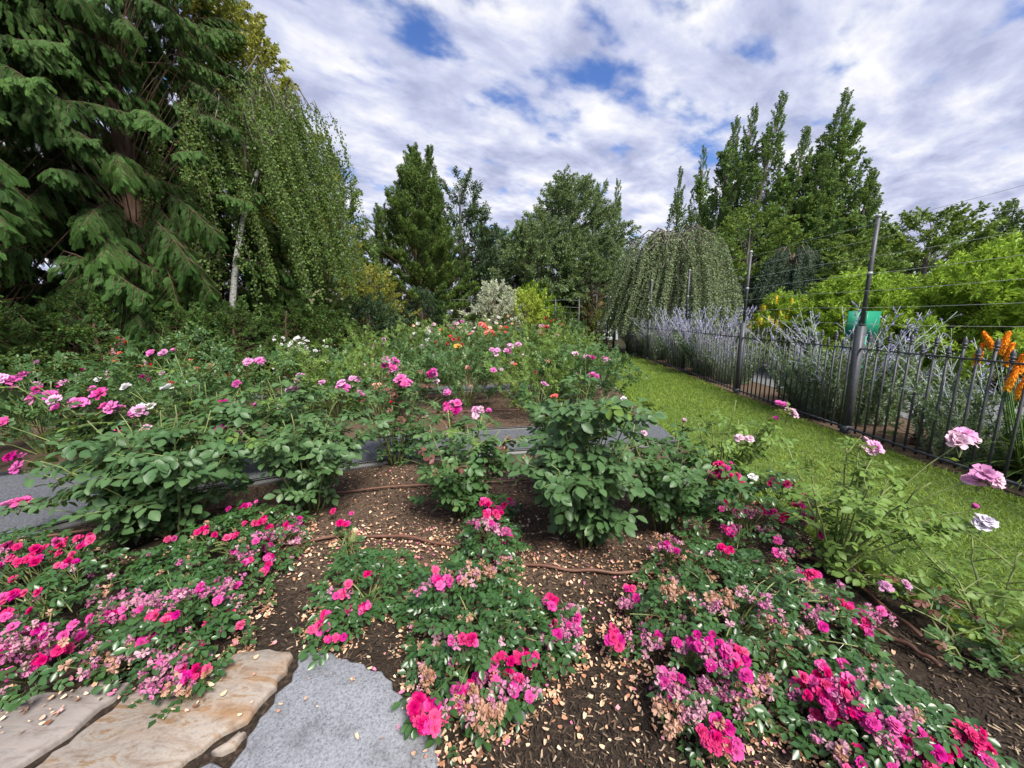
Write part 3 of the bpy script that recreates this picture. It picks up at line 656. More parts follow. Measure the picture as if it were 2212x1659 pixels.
for u, v, Y, R, lab in ((1280, 400, 36, 1.5, 'thin columnar tree, left one of the twin spires'), (1322, 392, 36, 1.9, 'columnar tree, right one of the twin spires'),
                        (1447, 366, 33, 1.9, 'columnar tree rising behind the weeping tree, shorter of the two'), (1492, 322, 33, 2.3, 'tall columnar tree directly above the weeping tree')):
    plant('columnar_tree', lab, 'tree', (X_(u, Y), Y), float(at(u, v, Y)[2]), R, [(0, .9), (.2, 1), (.5, .62), (.8, .3), (1, .02)], 110, B_pop, (40, 76), .06, .14, smin=.5, smax=1.9, group='columnar trees')
for u, v, Y, R, le, lab in ((1592, 262, 29, 2.0, .9, 'leftmost of the tall poplars right of the weeping tree'), (1632, 236, 27, 1.9, 1.0, 'second tall poplar, narrow with a leaning tip'), (1693, 208, 26, 2.3, 1.3, 'tall leaning poplar, left of the two highest'),
                            (1745, 282, 25, 2.1, .8, 'shorter poplar between the two highest poplars'), (1832, 202, 25, 2.9, .6, 'highest poplar with a single pointed spire'), (1790, 330, 24, 2.3, .5, 'bushy poplar at the foot of the highest spire'), (1888, 372, 24, 2.2, .7, 'low rightmost poplar of the tall group')):
    top = at(u, v, Y); plant('poplar_tree', lab, 'tree', (float(top[0])-le, Y), float(top[2]), R, [(0, .9), (.15, 1.05), (.35, .9), (.55, .62), (.8, .36), (1, .02)], 170, B_pop, (34, 74), .06, .2, lean=(le, 0), smin=.55, smax=2.2, lobes=.28, group='poplars beyond the drive')
plant('broadleaf_tree', 'bright green maple filling the view below the poplars', 'tree', (X_(1600, 23), 23), 7.2, 2.8, OVAL, 110, B_maple, (5, 55), .1, .16, smin=1.0, smax=1.9, lobes=.25)
plant('broadleaf_tree', 'spreading maple right of the weeping conifer', 'tree', (X_(1845, 19), 19), 5.2, 2.9, DOME, 110, B_maple, (0, 50), .12, .16, smin=.9, smax=1.8, lobes=.2)
plant('maple_tree', 'rounded green maple behind the bright shrubs at right', 'tree', (X_(1975, 15.5), 15.5), 5.3, 2.5, DOME, 130, B_maple, (0, 50), .12, .15, smin=.8, smax=1.6, lobes=.2)
plant('maple_tree', 'light green layered maple just left of the rounded maple', 'tree', (X_(1850, 13.5), 13.5), 3.5, 2.0, DOME, 110, B_maple, (-5, 40), .15, .12, smin=.6, smax=1.3, lobes=.2)
plant('maple_tree', 'green maple at the right edge behind the bright shrub', 'tree', (X_(2130, 14), 14), 4.2, 2.3, DOME, 100, B_maple, (0, 45), .15, .12, smin=.7, smax=1.5, lobes=.2)
plant('distant_tree', 'distant leaning tree at the upper right', 'tree', (X_(2090, 30), 30), 9.4, 2.3, COL, 85, B_pop, (35, 70), .1, .16, lean=(1.4, 0), smin=1., smax=2., lobes=.3)
plant('distant_tree', 'taller distant tree cut by the right frame edge', 'tree', (X_(2195, 28), 28), 10.6, 2.9, COL, 100, B_pop, (35, 70), .1, .16, lean=(2.2, 0), smin=1., smax=2.2, lobes=.3)
plant('distant_tree', 'small distant conifer tip left of the leaning trees', 'tree', (X_(2032, 34), 34), 9.0, 1.5, CONE, 60, B_cyp, (0, 50), .1, .14, smin=.8, smax=1.7)
weeping('weeping_tree', 'mop-headed weeping tree behind the far end of the iron fence', (X_(1446, 15), 15.2), 5.1, 1.9, 295, B_kats, bark_brown, (0, 0), .5, 1.5, limbs=44, trunk_r=.15)
weeping('weeping_conifer', 'weeping conifer with brown trunk beside the shed', (X_(1700, 20), 20.3), 5.4, 1.5, 220, B_blue, bark_red, (.1, 0), .9, 1.1, limbs=20, trunk_r=.16)
plant('hedge_tree', 'dark evergreen behind the shed and weeping conifer', 'tree', (X_(1665, 30), 30), 6.5, 3.6, DOME, 90, B_dshrub, (0, 50), .08, .2, smin=1.2, smax=2.4)
# far tree belt closing the horizon
for i, (u, Y, h, R, lab) in enumerate(((600, 24, 6, 3, 'dark tree glimpsed behind the birch'), (690, 22, 5, 2.6, 'green tree behind the small golden tree'), (1390, 30, 5.5, 3, 'green tree behind the left side of the weeping tree'), (1530, 34, 6.5, 3.2, 'tree behind the shed roof'), (1010, 27, 5, 2.6, 'low tree behind the dark glossy tree'),
                                       (1950, 26, 6, 3.4, 'green tree behind the rounded maple'), (2120, 24, 5.4, 3.2, 'tree low on the right behind the maples'))):
    plant('broadleaf_tree', lab, 'tree', (X_(u, Y), Y), h, R, DOME, 75, B_shrub if i % 2 else B_dshrub, (0, 50), .05, .2, smin=1.0, smax=2.2, lobes=.2)

# ============================================================ SHRUBS
def shrub(name, label, u, Y, h, R, meshes, n=60, smin=.35, smax=.9, elev=(0, 60), x=None, group=None, lobes=.15, prof=DOME):
    return plant(name, label, 'shrub', (X_(u, Y) if x is None else x, Y), h, R, prof, n, meshes, elev, .04, .05, bark_brown, u=(.2, .65), smin=smin, smax=smax, group=group, lobes=lobes, pname='leafy_branch')
gh = 'shrubs along the left boundary fence'
for x, y, h, R, lab in ((-7.6, 5.6, 1.6, .9, 'leafy green shrub at the left edge before the dark fence'), (-6.7, 6.3, 1.85, 1.0, 'leafy shrub under the cedar fronds, bright leaf tips'), (-5.9, 7.0, 1.55, .95, 'green shrub beneath the cedar carrying red climbing roses'),
                        (-5.75, 8.1, 1.7, 1.0, 'dark leafy shrub left of the white birch trunk'), (-5.3, 9.2, 1.75, 1.0, 'leafy shrub right of the white birch trunk'), (-5.1, 10.3, 1.7, .95, 'leafy shrub behind the white lacy flowers'), (-5.9, 11.2, 2.3, 1.1, 'tall shrub beneath the birch strands')):
    shrub('hedge_shrub', lab, 0, y, h, R, B_shrub, 75, x=x, group=gh)
ys_ = shrub('climbing_rose', 'climbing rose with many pale yellow blooms', 705, 11.2, 2.3, .95, B_shrub, 85)
b0 = np.array(ys_.location)
for i in range(46):
    a = rng.uniform(-2.9, .2); z = rng.uniform(.5, 2.25); r = .9*math.sqrt(max(.1, 1-(z/2.6)**2)); p = b0+np.array((math.cos(a)*r, math.sin(a)*r, z))
    put_flower(ys_, b0, p, (math.cos(a)*.6, math.sin(a)-.2, .5), 'cream', .085)
shrub('evergreen_shrub', 'dark blue-green rounded shrub behind the stone bench', 800, 12.6, 2.0, 1.25, B_dshrub, 95)
shrub('evergreen_shrub', 'dark upright shrub against the back wire fence', 915, 15, 2.4, 1.15, B_dshrub, 80)
shrub('variegated_shrub', 'cream-variegated dogwood shrub standing pale in the centre', 1072, 16.2, 2.8, 1.35, B_varieg, 110, lobes=.3)
shrub('lime_shrub', 'lime green rounded shrub right of the cream dogwood', 1140, 16.2, 2.5, 1.15, B_lime, 95)
shrub('green_shrub', 'green domed shrub behind the lime shrub', 1160, 18.4, 2.95, 1.4, B_bright, 90)
shrub('green_shrub', 'dark green shrub between the lime shrub and the lawn', 1215, 16.0, 1.75, .8, B_shrub, 60)
shrub('bronze_shrub', 'bronze-tan shrub behind the wire fence near the corner', 1278, 19.3, 2.6, 1.1, B_bronze, 75)
shrub('bronze_shrub', 'bronze shrub left of the fence corner, lower one', 1258, 20.5, 2.0, 1.0, B_bronze, 50)
shrub('green_shrub', 'yellow-green shrub beside the fence corner posts', 1300, 18.2, 1.8, .55, B_lime, 45)
shrub('bright_shrub', 'large bright green shrub with lance leaves at right edge', 0, 7.7, 2.62, 2.5, B_bright, 295, .4, .8, x=9.9, lobes=.06)
shrub('bright_shrub', 'bright green shrub behind the green sign', 0, 9.1, 2.15, 1.6, B_bright, 200, .35, .7, x=7.9, lobes=.06)
shrub('bright_shrub', 'bright green shrub right of the yellow flowers, farther back', 0, 10.6, 2.45, 1.3, B_bright, 90, .4, .85, x=9.6)
yf = shrub('yellow_flowering_shrub', 'green shrub topped with yellow flower spikes', 0, 10.6, 1.95, 1.05, B_bright, 90, .35, .75, x=7.45)
b0 = np.array(yf.location); yfm = tint_mat('yellow_spike', [(0, (.75, .50, .02)), (1, (.90, .72, .06))])
def spike_mesh(name, m, n=60, ln=1., r=.18, pl=.16):
    mb = MB(); t = rng.random(n); a = rng.uniform(0, 2*PI, n); rr = r*(1-.75*t); d = np.stack([np.cos(a), np.sin(a), np.full(n, .4)], -1)
    mb.stamp(*leaf4(.6), frames(nrm(d), rdir(n), np.full(n, pl)), np.stack([np.cos(a)*rr*.4, np.sin(a)*rr*.4, t*ln], -1), 0, rng.random(n)); mb.tube([(0, 0, -.5), (0, 0, ln)], .02, 4)
    return mb.mesh(name, [m])
ysp = [spike_mesh('yellow_spike', yfm) for _ in range(3)]
for i in range(40):
    a = rng.uniform(2.2, 5.2); z = rng.uniform(1.0, 1.95); r = 1.0*math.sqrt(max(.05, 1-(z/2.05)**2)); s = .17
    part('flower_spike', random.choice(ysp), yf, mat4(np.eye(3)*s, (math.cos(a)*r, math.sin(a)*r, z)))

# ============================================================ IRON FENCE (right)
def picket_mesh(zt, name):
    mb = MB(); mb.box(-.008, .008, -.008, .008, .03, zt-.10)
    prof = [(zt-.115, .008), (zt-.112, .019), (zt-.100, .019), (zt-.097, .011), (zt-.090, .011), (zt-.087, .022), (zt-.074, .022), (zt-.070, .016), (zt-.055, .021), (zt-.03, .0125), (zt, .0015)]
    mf = MB(); mf.tube([(0, 0, z) for z, _ in prof], [r for _, r in prof], 8)
    return mb.mesh('picket', [iron]), mf.mesh('spear_finial', [iron], True)
pk = [picket_mesh(1.315, 'tall'), picket_mesh(1.225, 'short')]
fence = thing('iron_fence', (fence_x(9), 9, 0), 'dark grey iron picket fence with spear finials and tall wire posts', 'fence')
fb = np.array(fence.location)
posts_y = [1.95, 4.84, 7.43, 10.35, 13.2, 15.1, 16.6]
y = 1.2; i = 0
while y < 16.55:
    if min(abs(y-q) for q in posts_y) > .05:
        p = part('picket', pk[i % 2][0], fence, Matrix.Translation(Vector((fence_x(y)-fb[0], y-fb[1], 0)))); part('spear_finial', pk[i % 2][1], p)
    i += 1; y += .125
def strip(y0, y1, z, hx, hz, nm):
    n = max(2, int((y1-y0)/.4)); mb = MB(); Y = np.linspace(y0, y1, n)
    P = np.array([(fence_x(q), q, z) for q in Y]); mb2 = []
    V = np.concatenate([np.stack([P[:, 0]+sx*hx, P[:, 1], P[:, 2]+sz*hz], -1)[:, None] for sx, sz in ((-1, -1), (1, -1), (1, 1), (-1, 1))], 1).reshape(-1, 3)
    i = np.arange(n-1)[:, None]*4; j = np.arange(4)[None, :]; k = (j+1) % 4
    mb.add(V, [np.stack([i+j, i+k, i+4+k, i+4+j], -1).reshape(-1, 4), np.array([(0, 3, 2, 1)]), np.array([(0, 1, 2, 3)])+(n-1)*4])
    part(nm, mb.mesh(nm, [iron]), fence, off(fb))
strip(1.0, 16.6, 1.10, .013, .008, 'top_rail'); strip(1.0, 16.6, .075, .013, .012, 'bottom_rail')
mbp = MB(); mbp.box(-.038, .038, -.038, .038, -.02, 1.38); mbp.box(-.042, .042, -.042, .042, -.02, .10); mbp.tube([(0, 0, 1.36), (0, 0, 2.66)], .024, 10); postm = mbp.mesh('fence_post', [iron])
mbc = MB(); mbc.tube([(0, 0, 2.655), (0, 0, 2.685), (0, 0, 2.69)], [.028, .028, .02], 10); capm = mbc.mesh('post_cap', [wire_mat], True)
mbq = MB(); mbq.tube([(0, 0, 2.0), (0, 0, 2.03)], .027, 10); clipm = mbq.mesh('wire_clip', [wire_mat])
for y in posts_y:
    p = part('post', postm, fence, Matrix.Translation(Vector((fence_x(y)-fb[0], y-fb[1], 0)))); part('post_cap', capm, p); part('wire_clip', clipm, p)
for z in (1.42, 1.62, 1.82, 2.02, 2.22, 2.42, 2.6):
    mb = MB(); Y = np.linspace(1.2, 16.6, 80); mb.tube([(fence_x(q)-.026, q, z-.02*abs(math.sin(q*1.08))) for q in Y], .0019, 4); part('wire', mb.mesh('wire', [wire_mat]), fence, off(fb))
mb = MB()
for y, r0 in ((16.95, 0), (17.3, 0)):
    mb.tube([(4.25, y, -.02), (4.25, y, 2.5)], .03, 8)
gt = thing('gate_frame', (4.25, 16.95, 0), 'pair of grey gate posts beyond the fence corner', 'gate')
for k, (x, y) in enumerate(((4.3, 17.5), (4.0, 18.6))):
    mb = MB(); mb.tube([(0, 0, -.05), (0, 0, 2.55)], .035, 8); mb.tube([(0, 0, 2.54), (0, 0, 2.6)], .045, 8)
    part('gate_post', mb.mesh('gate_post', [iron]), gt, Matrix.Translation(Vector((x-4.25, y-16.95, 0))))
mb = MB(); 
for z in (.3, 1.1): mb.tube([(4.3, 17.5, z), (4.0, 18.6, z)], .015, 6)
for k in range(9): q = k/8; mb.tube([(4.3-.3*q, 17.5+1.1*q, .1), (4.3-.3*q, 17.5+1.1*q, 1.3)], .009, 5)
part('gate_bars', mb.mesh('gate_bars', [iron]), gt, off((4.25, 16.95, 0)))
# back deer fence
bf = thing('wire_fence', (0, 17.2, 0), 'tall wire deer fence across the back of the rose beds', 'fence')
BY = lambda x: 17.0+.35*math.sin(x*.25)
mb = MB(); mb.tube([(0, 0, -.05), (0, 0, 2.25)], .028, 7); mb.tube([(0, 0, 2.25), (0, 0, 2.3)], .033, 7); bpm = mb.mesh('wire_post', [iron])
for x in (-6.0, -3.9, -1.75, .55, 1.9, 2.95): part('post', bpm, bf, Matrix.Translation(Vector((x, BY(x)-17.2, 0))))
for z in (.3, .6, .9, 1.15, 1.4, 1.65, 1.9, 2.2):
    mb = MB(); xs = np.linspace(-6, 2.95, 40); mb.tube([(x, BY(x), z-.03*abs(math.sin(x*1.4))) for x in xs], .0032, 4); part('wire', mb.mesh('wire', [wire_mat]), bf, off((0, 17.2, 0)))
# left dark fence
lf = thing('boundary_fence', (-8.3, 5.4, 0), 'black iron fence in deep shade under the cedars at left', 'fence')
A = np.array((-9.6, 4.6)); B = np.array((-5.2, 12.6))
mbk = MB(); mbk.box(-.009, .009, -.009, .009, .03, 1.42); mbk.tube([(0, 0, 1.42), (0, 0, 1.5)], [.018, .002], 6); lpm = mbk.mesh('picket', [iron_dark])
for k in range(75):
    q = A+(B-A)*k/74; part('picket', lpm, lf, Matrix.Translation(Vector((q[0]+8.3, q[1]-5.4, 0))))
for z in (.15, 1.1, 1.32):
    mb = MB(); mb.tube([(A[0], A[1], z), (B[0], B[1], z)], .016, 6); part('rail', mb.mesh('rail', [iron_dark]), lf, off((-8.3, 5.4, 0)))
for k in range(5):
    q = A+(B-A)*k/4; mb = MB(); mb.box(-.03, .03, -.03, .03, -.02, 1.6); part('post', mb.mesh('post', [iron_dark]), lf, Matrix.Translation(Vector((q[0]+8.3, q[1]-5.4, 0))))

# ============================================================ BUILDINGS & FURNITURE
steel = noisy_mat('corrugated_steel', [(.3, (.25, .28, .29)), (.7, (.38, .41, .42))], 6, rough=.55, bump=0, scale2=1.2, stops2=[(.35, (.75, .76, .76)), (.65, (1, 1, 1))])
steel_frame = noisy_mat('painted_steel', [(.3, (.10, .11, .12)), (.7, (.16, .17, .18))], 10, rough=.5, bump=0)
dark_in = noisy_mat('interior_shade_black', [(.3, (.012, .012, .013)), (.7, (.03, .03, .03))], 5, bump=0)  # near-black colour stands in for the shade inside the open shed
sx, sy = X_(1592, 25), 25.0
shed = thing('shed', (sx, sy, 0), 'grey corrugated steel shed with a dark open doorway', 'shed')
def corr(x0, x1, z0, z1, y, depth=.03, pitch=.2):
    n = max(4, int((x1-x0)/pitch*4)); xs = np.linspace(x0, x1, n); yy = y-depth*np.sign(np.sin(xs/pitch*2*PI))*.5
    V = np.concatenate([np.stack([xs, yy, np.full(n, z0)], -1), np.stack([xs, yy, np.full(n, z1)], -1)]); i = np.arange(n-1); return V, np.stack([i, i+1, n+i+1, n+i], -1)
mb = MB()
mb.add(*corr(-1.7, -1.1, 0, 3.2, 0)); mb.add(*corr(1.25, 2.2, 0, 3.2, 0)); mb.add(*corr(-1.1, 1.25, 2.2, 3.2, 0))
mb.add(np.array([(-1.7, 0, 0), (-1.7, 5, 0), (-1.7, 5, 3.2), (-1.7, 0, 3.2), (2.2, 0, 0), (2.2, 5, 0), (2.2, 5, 3.2), (2.2, 0, 3.2)]), np.array([(0, 1, 2, 3), (4, 7, 6, 5), (1, 5, 6, 2)]))
part('wall', mb.mesh('wall', [steel]), shed)
mb = MB(); mb.add(np.array([(-1.95, -.25, 3.15), (2.45, -.25, 3.15), (2.45, 5.2, 3.15), (-1.95, 5.2, 3.15), (-1.95, -.25, 3.25), (.25, -.25, 4.05), (2.45, -.25, 3.25), (-1.95, 5.2, 3.25), (.25, 5.2, 4.05), (2.45, 5.2, 3.25)]),
  [np.array([(4, 5, 8, 7), (5, 6, 9, 8), (0, 3, 2, 1), (0, 4, 7, 3), (1, 2, 9, 6)]), np.array([(0, 1, 6, 5, 4), (3, 7, 8, 9, 2)])])
part('roof', mb.mesh('roof', [steel]), shed)
mb = MB(); mb.box(-1.22, -1.1, -.09, -.03, 0, 2.2); mb.box(1.25, 1.37, -.09, -.03, 0, 2.2); mb.box(-1.22, 1.37, -.09, -.03, 2.2, 2.34); part('door_frame', mb.mesh('door_frame', [steel_frame]), shed)
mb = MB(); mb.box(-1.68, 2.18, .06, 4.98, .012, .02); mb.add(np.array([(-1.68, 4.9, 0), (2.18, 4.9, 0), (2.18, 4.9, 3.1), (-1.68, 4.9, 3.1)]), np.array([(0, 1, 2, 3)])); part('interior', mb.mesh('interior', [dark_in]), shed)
V, F = corr(-.1, 1.25, .05, 2.15, 1.2); mb = MB(); mb.add(V, F); mb.box(-.1, 1.25, 1.23, 1.26, .05, 2.15); part('sliding_door', mb.mesh('sliding_door', [steel_frame]), shed)
poly_m, T, b = new_mat('greenhouse_glazing'); b.inputs['Base Color'].default_value = (.55, .60, .60, 1); b.inputs['Roughness'].default_value = .25
gx, gy = X_(1300, 25), 25
gh_ = thing('greenhouse', (gx, gy, 0), 'greenhouse with pale sloping roof behind the silvery trees', 'greenhouse')
mb = MB(); mb.add(np.array([(-2.6, 0, 0), (1.1, 0, 0), (1.1, 0, 2.6), (-.75, 0, 3.9), (-2.6, 0, 2.6), (-2.6, 6, 0), (1.1, 6, 0), (1.1, 6, 2.6), (-.75, 6, 3.9), (-2.6, 6, 2.6)]), [np.array([(0, 1, 2, 3, 4), (5, 9, 8, 7, 6)]), np.array([(1, 6, 7, 2), (0, 4, 9, 5)])]); part('wall', mb.mesh('wall', [poly_m]), gh_)
mb = MB(); mb.add(np.array([(1.25, -.15, 2.52), (-.75, -.15, 3.95), (-2.75, -.15, 2.52), (1.25, 6.1, 2.52), (-.75, 6.1, 3.95), (-2.75, 6.1, 2.52)])+[0, 0, .03], np.array([(0, 3, 4, 1), (1, 4, 5, 2)])); part('roof', mb.mesh('roof', [poly_m]), gh_)
mb = MB()
for k in range(6): f = k/5; mb.tube([(1.25-2*f, -.17, 2.58+1.43*f), (1.25-2*f, -.17, .0)], .03, 4)
mb.tube([(1.27, -.18, 2.58), (-.75, -.18, 4.02), (-2.77, -.18, 2.58)], .05, 5); part('glazing_bar', mb.mesh('glazing_bar', [wire_mat]), gh_)
# green sign seen from behind
signg = noisy_mat('green_sign_paint', [(.3, (.008, .17, .095)), (.7, (.012, .22, .125))], 6, rough=.45, bump=0)
signp = noisy_mat('green_post_paint', [(.3, (.03, .25, .17)), (.7, (.05, .32, .23))], 8, rough=.6, bump=.1)
SY = 5.75; c0 = at(1862, 700, SY); zt, zb = float(at(1862, 672, SY)[2]), float(at(1862, 728, SY)[2]); wx = float(at(1904, 700, SY)[0]-at(1834, 700, SY)[0]); xc = float(at(1869, 700, SY)[0])
sg = thing('sign', (xc-.02, SY, 0), 'back of a green sign board on a green post behind the fence', 'sign')
mb = MB(); mb.box(-wx/2+.02, wx/2+.02, .03, .045, zb, zt); part('board', mb.mesh('board', [signg]), sg)
mb = MB(); mb.box(-.045, .045, -.035, .029, -.05, zb+.02); part('post', mb.mesh('post', [signp]), sg)
mb = MB(); mb.box(-.045, -.008, -.012, .0295, zb+.021, zt-.01); mb.box(.012, .05, -.012, .0295, zb+.021, zt-.01); part('batten', mb.mesh('batten', [signg]), sg)
# stone bench
bstone = noisy_mat('bench_stone', [(.3, (.20, .19, .18)), (.7, (.40, .39, .37))], 14, bump=.5)
bx_ = gp(766, 783)[:2]; bx_ = np.array((X_(766, 11.6), 11.6)); bn = thing('stone_bench', (bx_[0], bx_[1], 0), 'weathered stone garden bench on carved legs under the shrubs', 'bench')
mb = MB(); O = [(-.5, .05), (0, -.06), (.5, .05), (.55, .4), (0, .3), (-.55, .4)]
for z0, z1, k in ((.40, .415, .96), (.415, .455, 1.0), (.455, .465, .97)):
    V = np.array([(x*k, y, z0) for x, y in O]+[(x*k, y, z1) for x, y in O]); i = np.arange(6); mb.add(V, [np.stack([i, (i+1) % 6, 6+(i+1) % 6, 6+i], -1), np.array([[0, 5, 4, 3, 2, 1]]), np.array([[6, 7, 8, 9, 10, 11]])])
part('seat', mb.mesh('seat', [bstone]), bn)
for s in (-.33, .33):
    mb = MB(); mb.tube([(s, .17, 0), (s, .17, .05), (s, .17, .06), (s, .17, .2), (s, .17, .34), (s, .17, .36), (s, .17, .40)], [.13, .13, .10, .075, .10, .125, .125], 8); part('leg', mb.mesh('leg', [bstone], True), bn)
# rusty garden sculpture and small stake beyond the fence
rust = noisy_mat('rusty_iron', [(.3, (.10, .04, .02)), (.7, (.24, .10, .05))], 20, bump=.3)
pr = at(1655, 735, 13.5); sc_ = thing('garden_sculpture', (float(pr[0]), 13.5, 0), 'rusty rod sculpture topped by a stone ball across the drive', 'sculpture')
for k in range(5):
    a = k*2*PI/5; mb = MB(); mb.tube([(math.cos(a)*.16, math.sin(a)*.16, -.02), (math.cos(a)*.09, math.sin(a)*.09, .7), (math.cos(a)*.05, math.sin(a)*.05, 1.25)], .014, 5); part('rod', mb.mesh('rod', [rust]), sc_)
mb = MB(); th = np.linspace(0, PI, 9); mb.tube([(0, 0, 1.36-.10*math.cos(t)) for t in th], np.maximum(.002, .10*np.sin(th)), 12); part('ball', mb.mesh('ball', [bstone], True), sc_)
mb = MB(); P = [(.25+.12*math.sin(t), .05, .95+.55*t/PI+.1*math.sin(t)) for t in np.linspace(0, PI, 9)]; mb.tube([(.25, .05, -.02)]+P, .016, 5); part('hook', mb.mesh('hook', [rust]), sc_)
stk = at(1579, 712, 15); st_ = thing('marker_stake', (float(stk[0]), 15, 0), 'thin pale green marker stake by the daisies', 'stake')
mb = MB(); mb.box(-.03, .03, -.015, .015, -.02, 1.15); part('shaft', mb.mesh('shaft', [noisy_mat('pale_green_paint', [(.3, (.25, .42, .38)), (.7, (.35, .52, .48))], 8, bump=0)]), st_)
mb = MB(); mb.box(-.034, .034, -.019, .019, 1.15, 1.2); part('cap', mb.mesh('cap', [wire_mat]), st_)
# daisy clump
dz = X_(1570, 17.5); dsy = shrub('daisy_clump', 'low clump of white daisies across the drive', 0, 17.5, .75, 1.7, B_shrub, 60, .2, .5, x=dz)
b0 = np.array(dsy.location)
for i in range(70):
    a = rng.uniform(0, 2*PI); r = 1.7*math.sqrt(rng.random()); put_flower(dsy, b0, b0+np.array((math.cos(a)*r, math.sin(a)*r, .55+.3*(1-r/2)+rng.normal(0, .06))), (0, -.5, 1), random.choice(['white', 'white', 'cream', 'pale']), .13)

# drip hoses
hose_m = noisy_mat('brown_hose', [(.3, (.10, .045, .03)), (.7, (.17, .085, .06))], 12, rough=.5, bump=0)
def hose(pts, label, z=.028, r=.0095):
    P = np.array([tuple(p)+(z,) for p in pts], float); s = np.linspace(0, 1, len(P)); t = np.linspace(0, 1, len(P)*8)
    Q = np.stack([np.interp(t, s, P[:, k]) for k in range(3)], -1); Q[1:-1] = (Q[:-2]+Q[1:-1]*2+Q[2:])/4; Q[:, 2] += .006*np.sin(t*23)
    mb = MB(); mb.tube(Q, r, 8); tag(part('drip_hose', mb.mesh('drip_hose', [hose_m], True)), label, 'hose', 'brown drip irrigation hoses')
h = lambda u, v: tuple(gp(u, v)[:2])
hose([h(560, 1195), h(635, 1180), h(720, 1168), h(830, 1164), h(900, 1170), h(960, 1184), h(1050, 1205)], 'brown drip hose curving across the open mulch in the centre')
hose([h(1060, 1212), h(1140, 1228), h(1240, 1240), h(1330, 1245), h(1420, 1246)], 'brown drip hose in front of the big-leaved rose')
hose([h(1660, 1155), h(1720, 1198), h(1790, 1232), h(1840, 1265), h(1890, 1305), h(1938, 1346), h(1990, 1385)], 'brown drip hose beside the lawn at right')
hose([h(1840, 1345), h(1900, 1375), h(1970, 1410), h(2030, 1450)], 'short brown drip hose end under the right-hand pink flowers')
hose([(-3.6, 2.2), (-2.6, 2.62), (-1.9, 2.95), (-1.1, 3.15), (0, 3.3), (1.3, 3.42)], 'brown drip hose running behind the nearest tall roses')
hose([(-1.6, 5.75), (-.5, 5.95), (.6, 6.05), (1.7, 6.25)], 'brown drip hose in the bed beyond the near gravel path', r=.008)
hose([(.1, 5.95), (.05, 6.6), (.0, 7.2)], 'brown drip hose running away up the bed beyond the path', r=.008)

# ============================================================ LITTER (chips, petals)
chip_m = tint_mat('bark_chips', [(0, (.008, .006, .005)), (.55, (.045, .030, .02)), (.85, (.14, .095, .06)), (1, (.38, .28, .19))])
def chips():
    mb = MB(); n = 42000; y = 1.02+2.9*rng.random(n)**1.6; x = rng.uniform(-3.4, 2.2, n); k = ~((x < -.25) & (y < 1.5-.55*np.clip(x+.9, 0, 1)) & (x > -3)); x, y = x[k], y[k]; k = x < np.interp(y, [p[1] for p in LAWN_L], [p[0] for p in LAWN_L])-.02; x, y = x[k], y[k]; n = len(x)
    P = np.array(P1N); k = y < np.interp(x, P[:, 0], P[:, 1])-.03; x, y = x[k], y[k]; n = len(x)
    d = rdir(n, -.25, .35); tv = np.array([(-.12, 0, 0), (.12, 0, .02), (.09, 1, 0), (-.08, .93, .05)])
    mb.stamp(tv, [np.array([(0, 1, 2, 3)])], frames(d, np.array((0, 0, 1.))+rdir(n)*.5, rng.uniform(.008, .032, n)), np.stack([x, y, height(x, y)+.006], -1), 0, np.clip(rng.beta(1.6, 2.4, n)+(rng.random(n) < .09)*.6, 0, 1))
    n = 9000; y = rng.uniform(5.3, 7.6, n); x = rng.uniform(-3.5, 2.0, n); P = np.array(P1F); k = y > np.interp(x, P[:, 0], P[:, 1])+.04; x, y = x[k], y[k]; n = len(x)
    mb.stamp(tv, [np.array([(0, 1, 2, 3)])], frames(rdir(n, -.25, .35), np.array((0, 0, 1.))+rdir(n)*.5, rng.uniform(.015, .045, n)), np.stack([x, y, height(x, y)+.008], -1), 0, np.clip(rng.beta(2, 2.2, n)*.8+(rng.random(n) < .08)*.6, 0, 1))
    return mb.mesh('bark_chips', [chip_m])
tag(part('bark_chips', chips()), 'dark shredded bark chips scattered over the near beds', 'mulch', kind='stuff')
litter_m = tint_mat('fallen_petals', [(0, (.18, .075, .04)), (.3, (.42, .20, .115)), (.55, (.56, .36, .23)), (.8, (.64, .50, .33)), (.92, (.60, .28, .24)), (1, (.58, .16, .28))])
GC = {}   # ground-cover rose outlines in view pixels, filled below

# ============================================================ ROSES
M_rose_dark = leaf_mat('rose_leaf_deep', (.022, .068, .020), (.075, .150, .048), .25, .42, (.16, .24, .08), .3)
M_rose_big = leaf_mat('rose_leaf_bluish', (.028, .078, .026), (.090, .165, .062), .25, .42, (.18, .25, .11), .3)
M_rose_bright = leaf_mat('rose_leaf_bright', (.065, .135, .026), (.17, .265, .060), .32, .45, (.27, .34, .09))
M_rose_red = leaf_mat('rose_leaf_red', (.10, .025, .025), (.19, .085, .065), .2, .45)
M_gc = leaf_mat('ground_rose_leaf', (.014, .048, .014), (.048, .115, .032), .2, .32, (.11, .18, .05), .5)
def leaf_set(nm, m, n5=3, n3=1, fine=True):
    out = []
    for k in range(n5+n3):
        mb = MB(); compound(mb, (0, 0, 0), (0, 1, .1), (0, 0, 1), 1.0, 5 if k < n5 else 3, 0, rng.uniform(.35, .65), fine); out.append(mb.mesh(nm, [m]))
    return out
RL = {'dark': leaf_set('rose_leaf', M_rose_dark), 'big': leaf_set('rose_leaf', M_rose_big), 'bright': leaf_set('rose_leaf', M_rose_bright), 'red': leaf_set('rose_leaf', M_rose_red, 2, 1), 'gc': leaf_set('rose_leaf', M_gc, 3, 1)}
RMAT = {'dark': M_rose_dark, 'big': M_rose_big, 'bright': M_rose_bright}
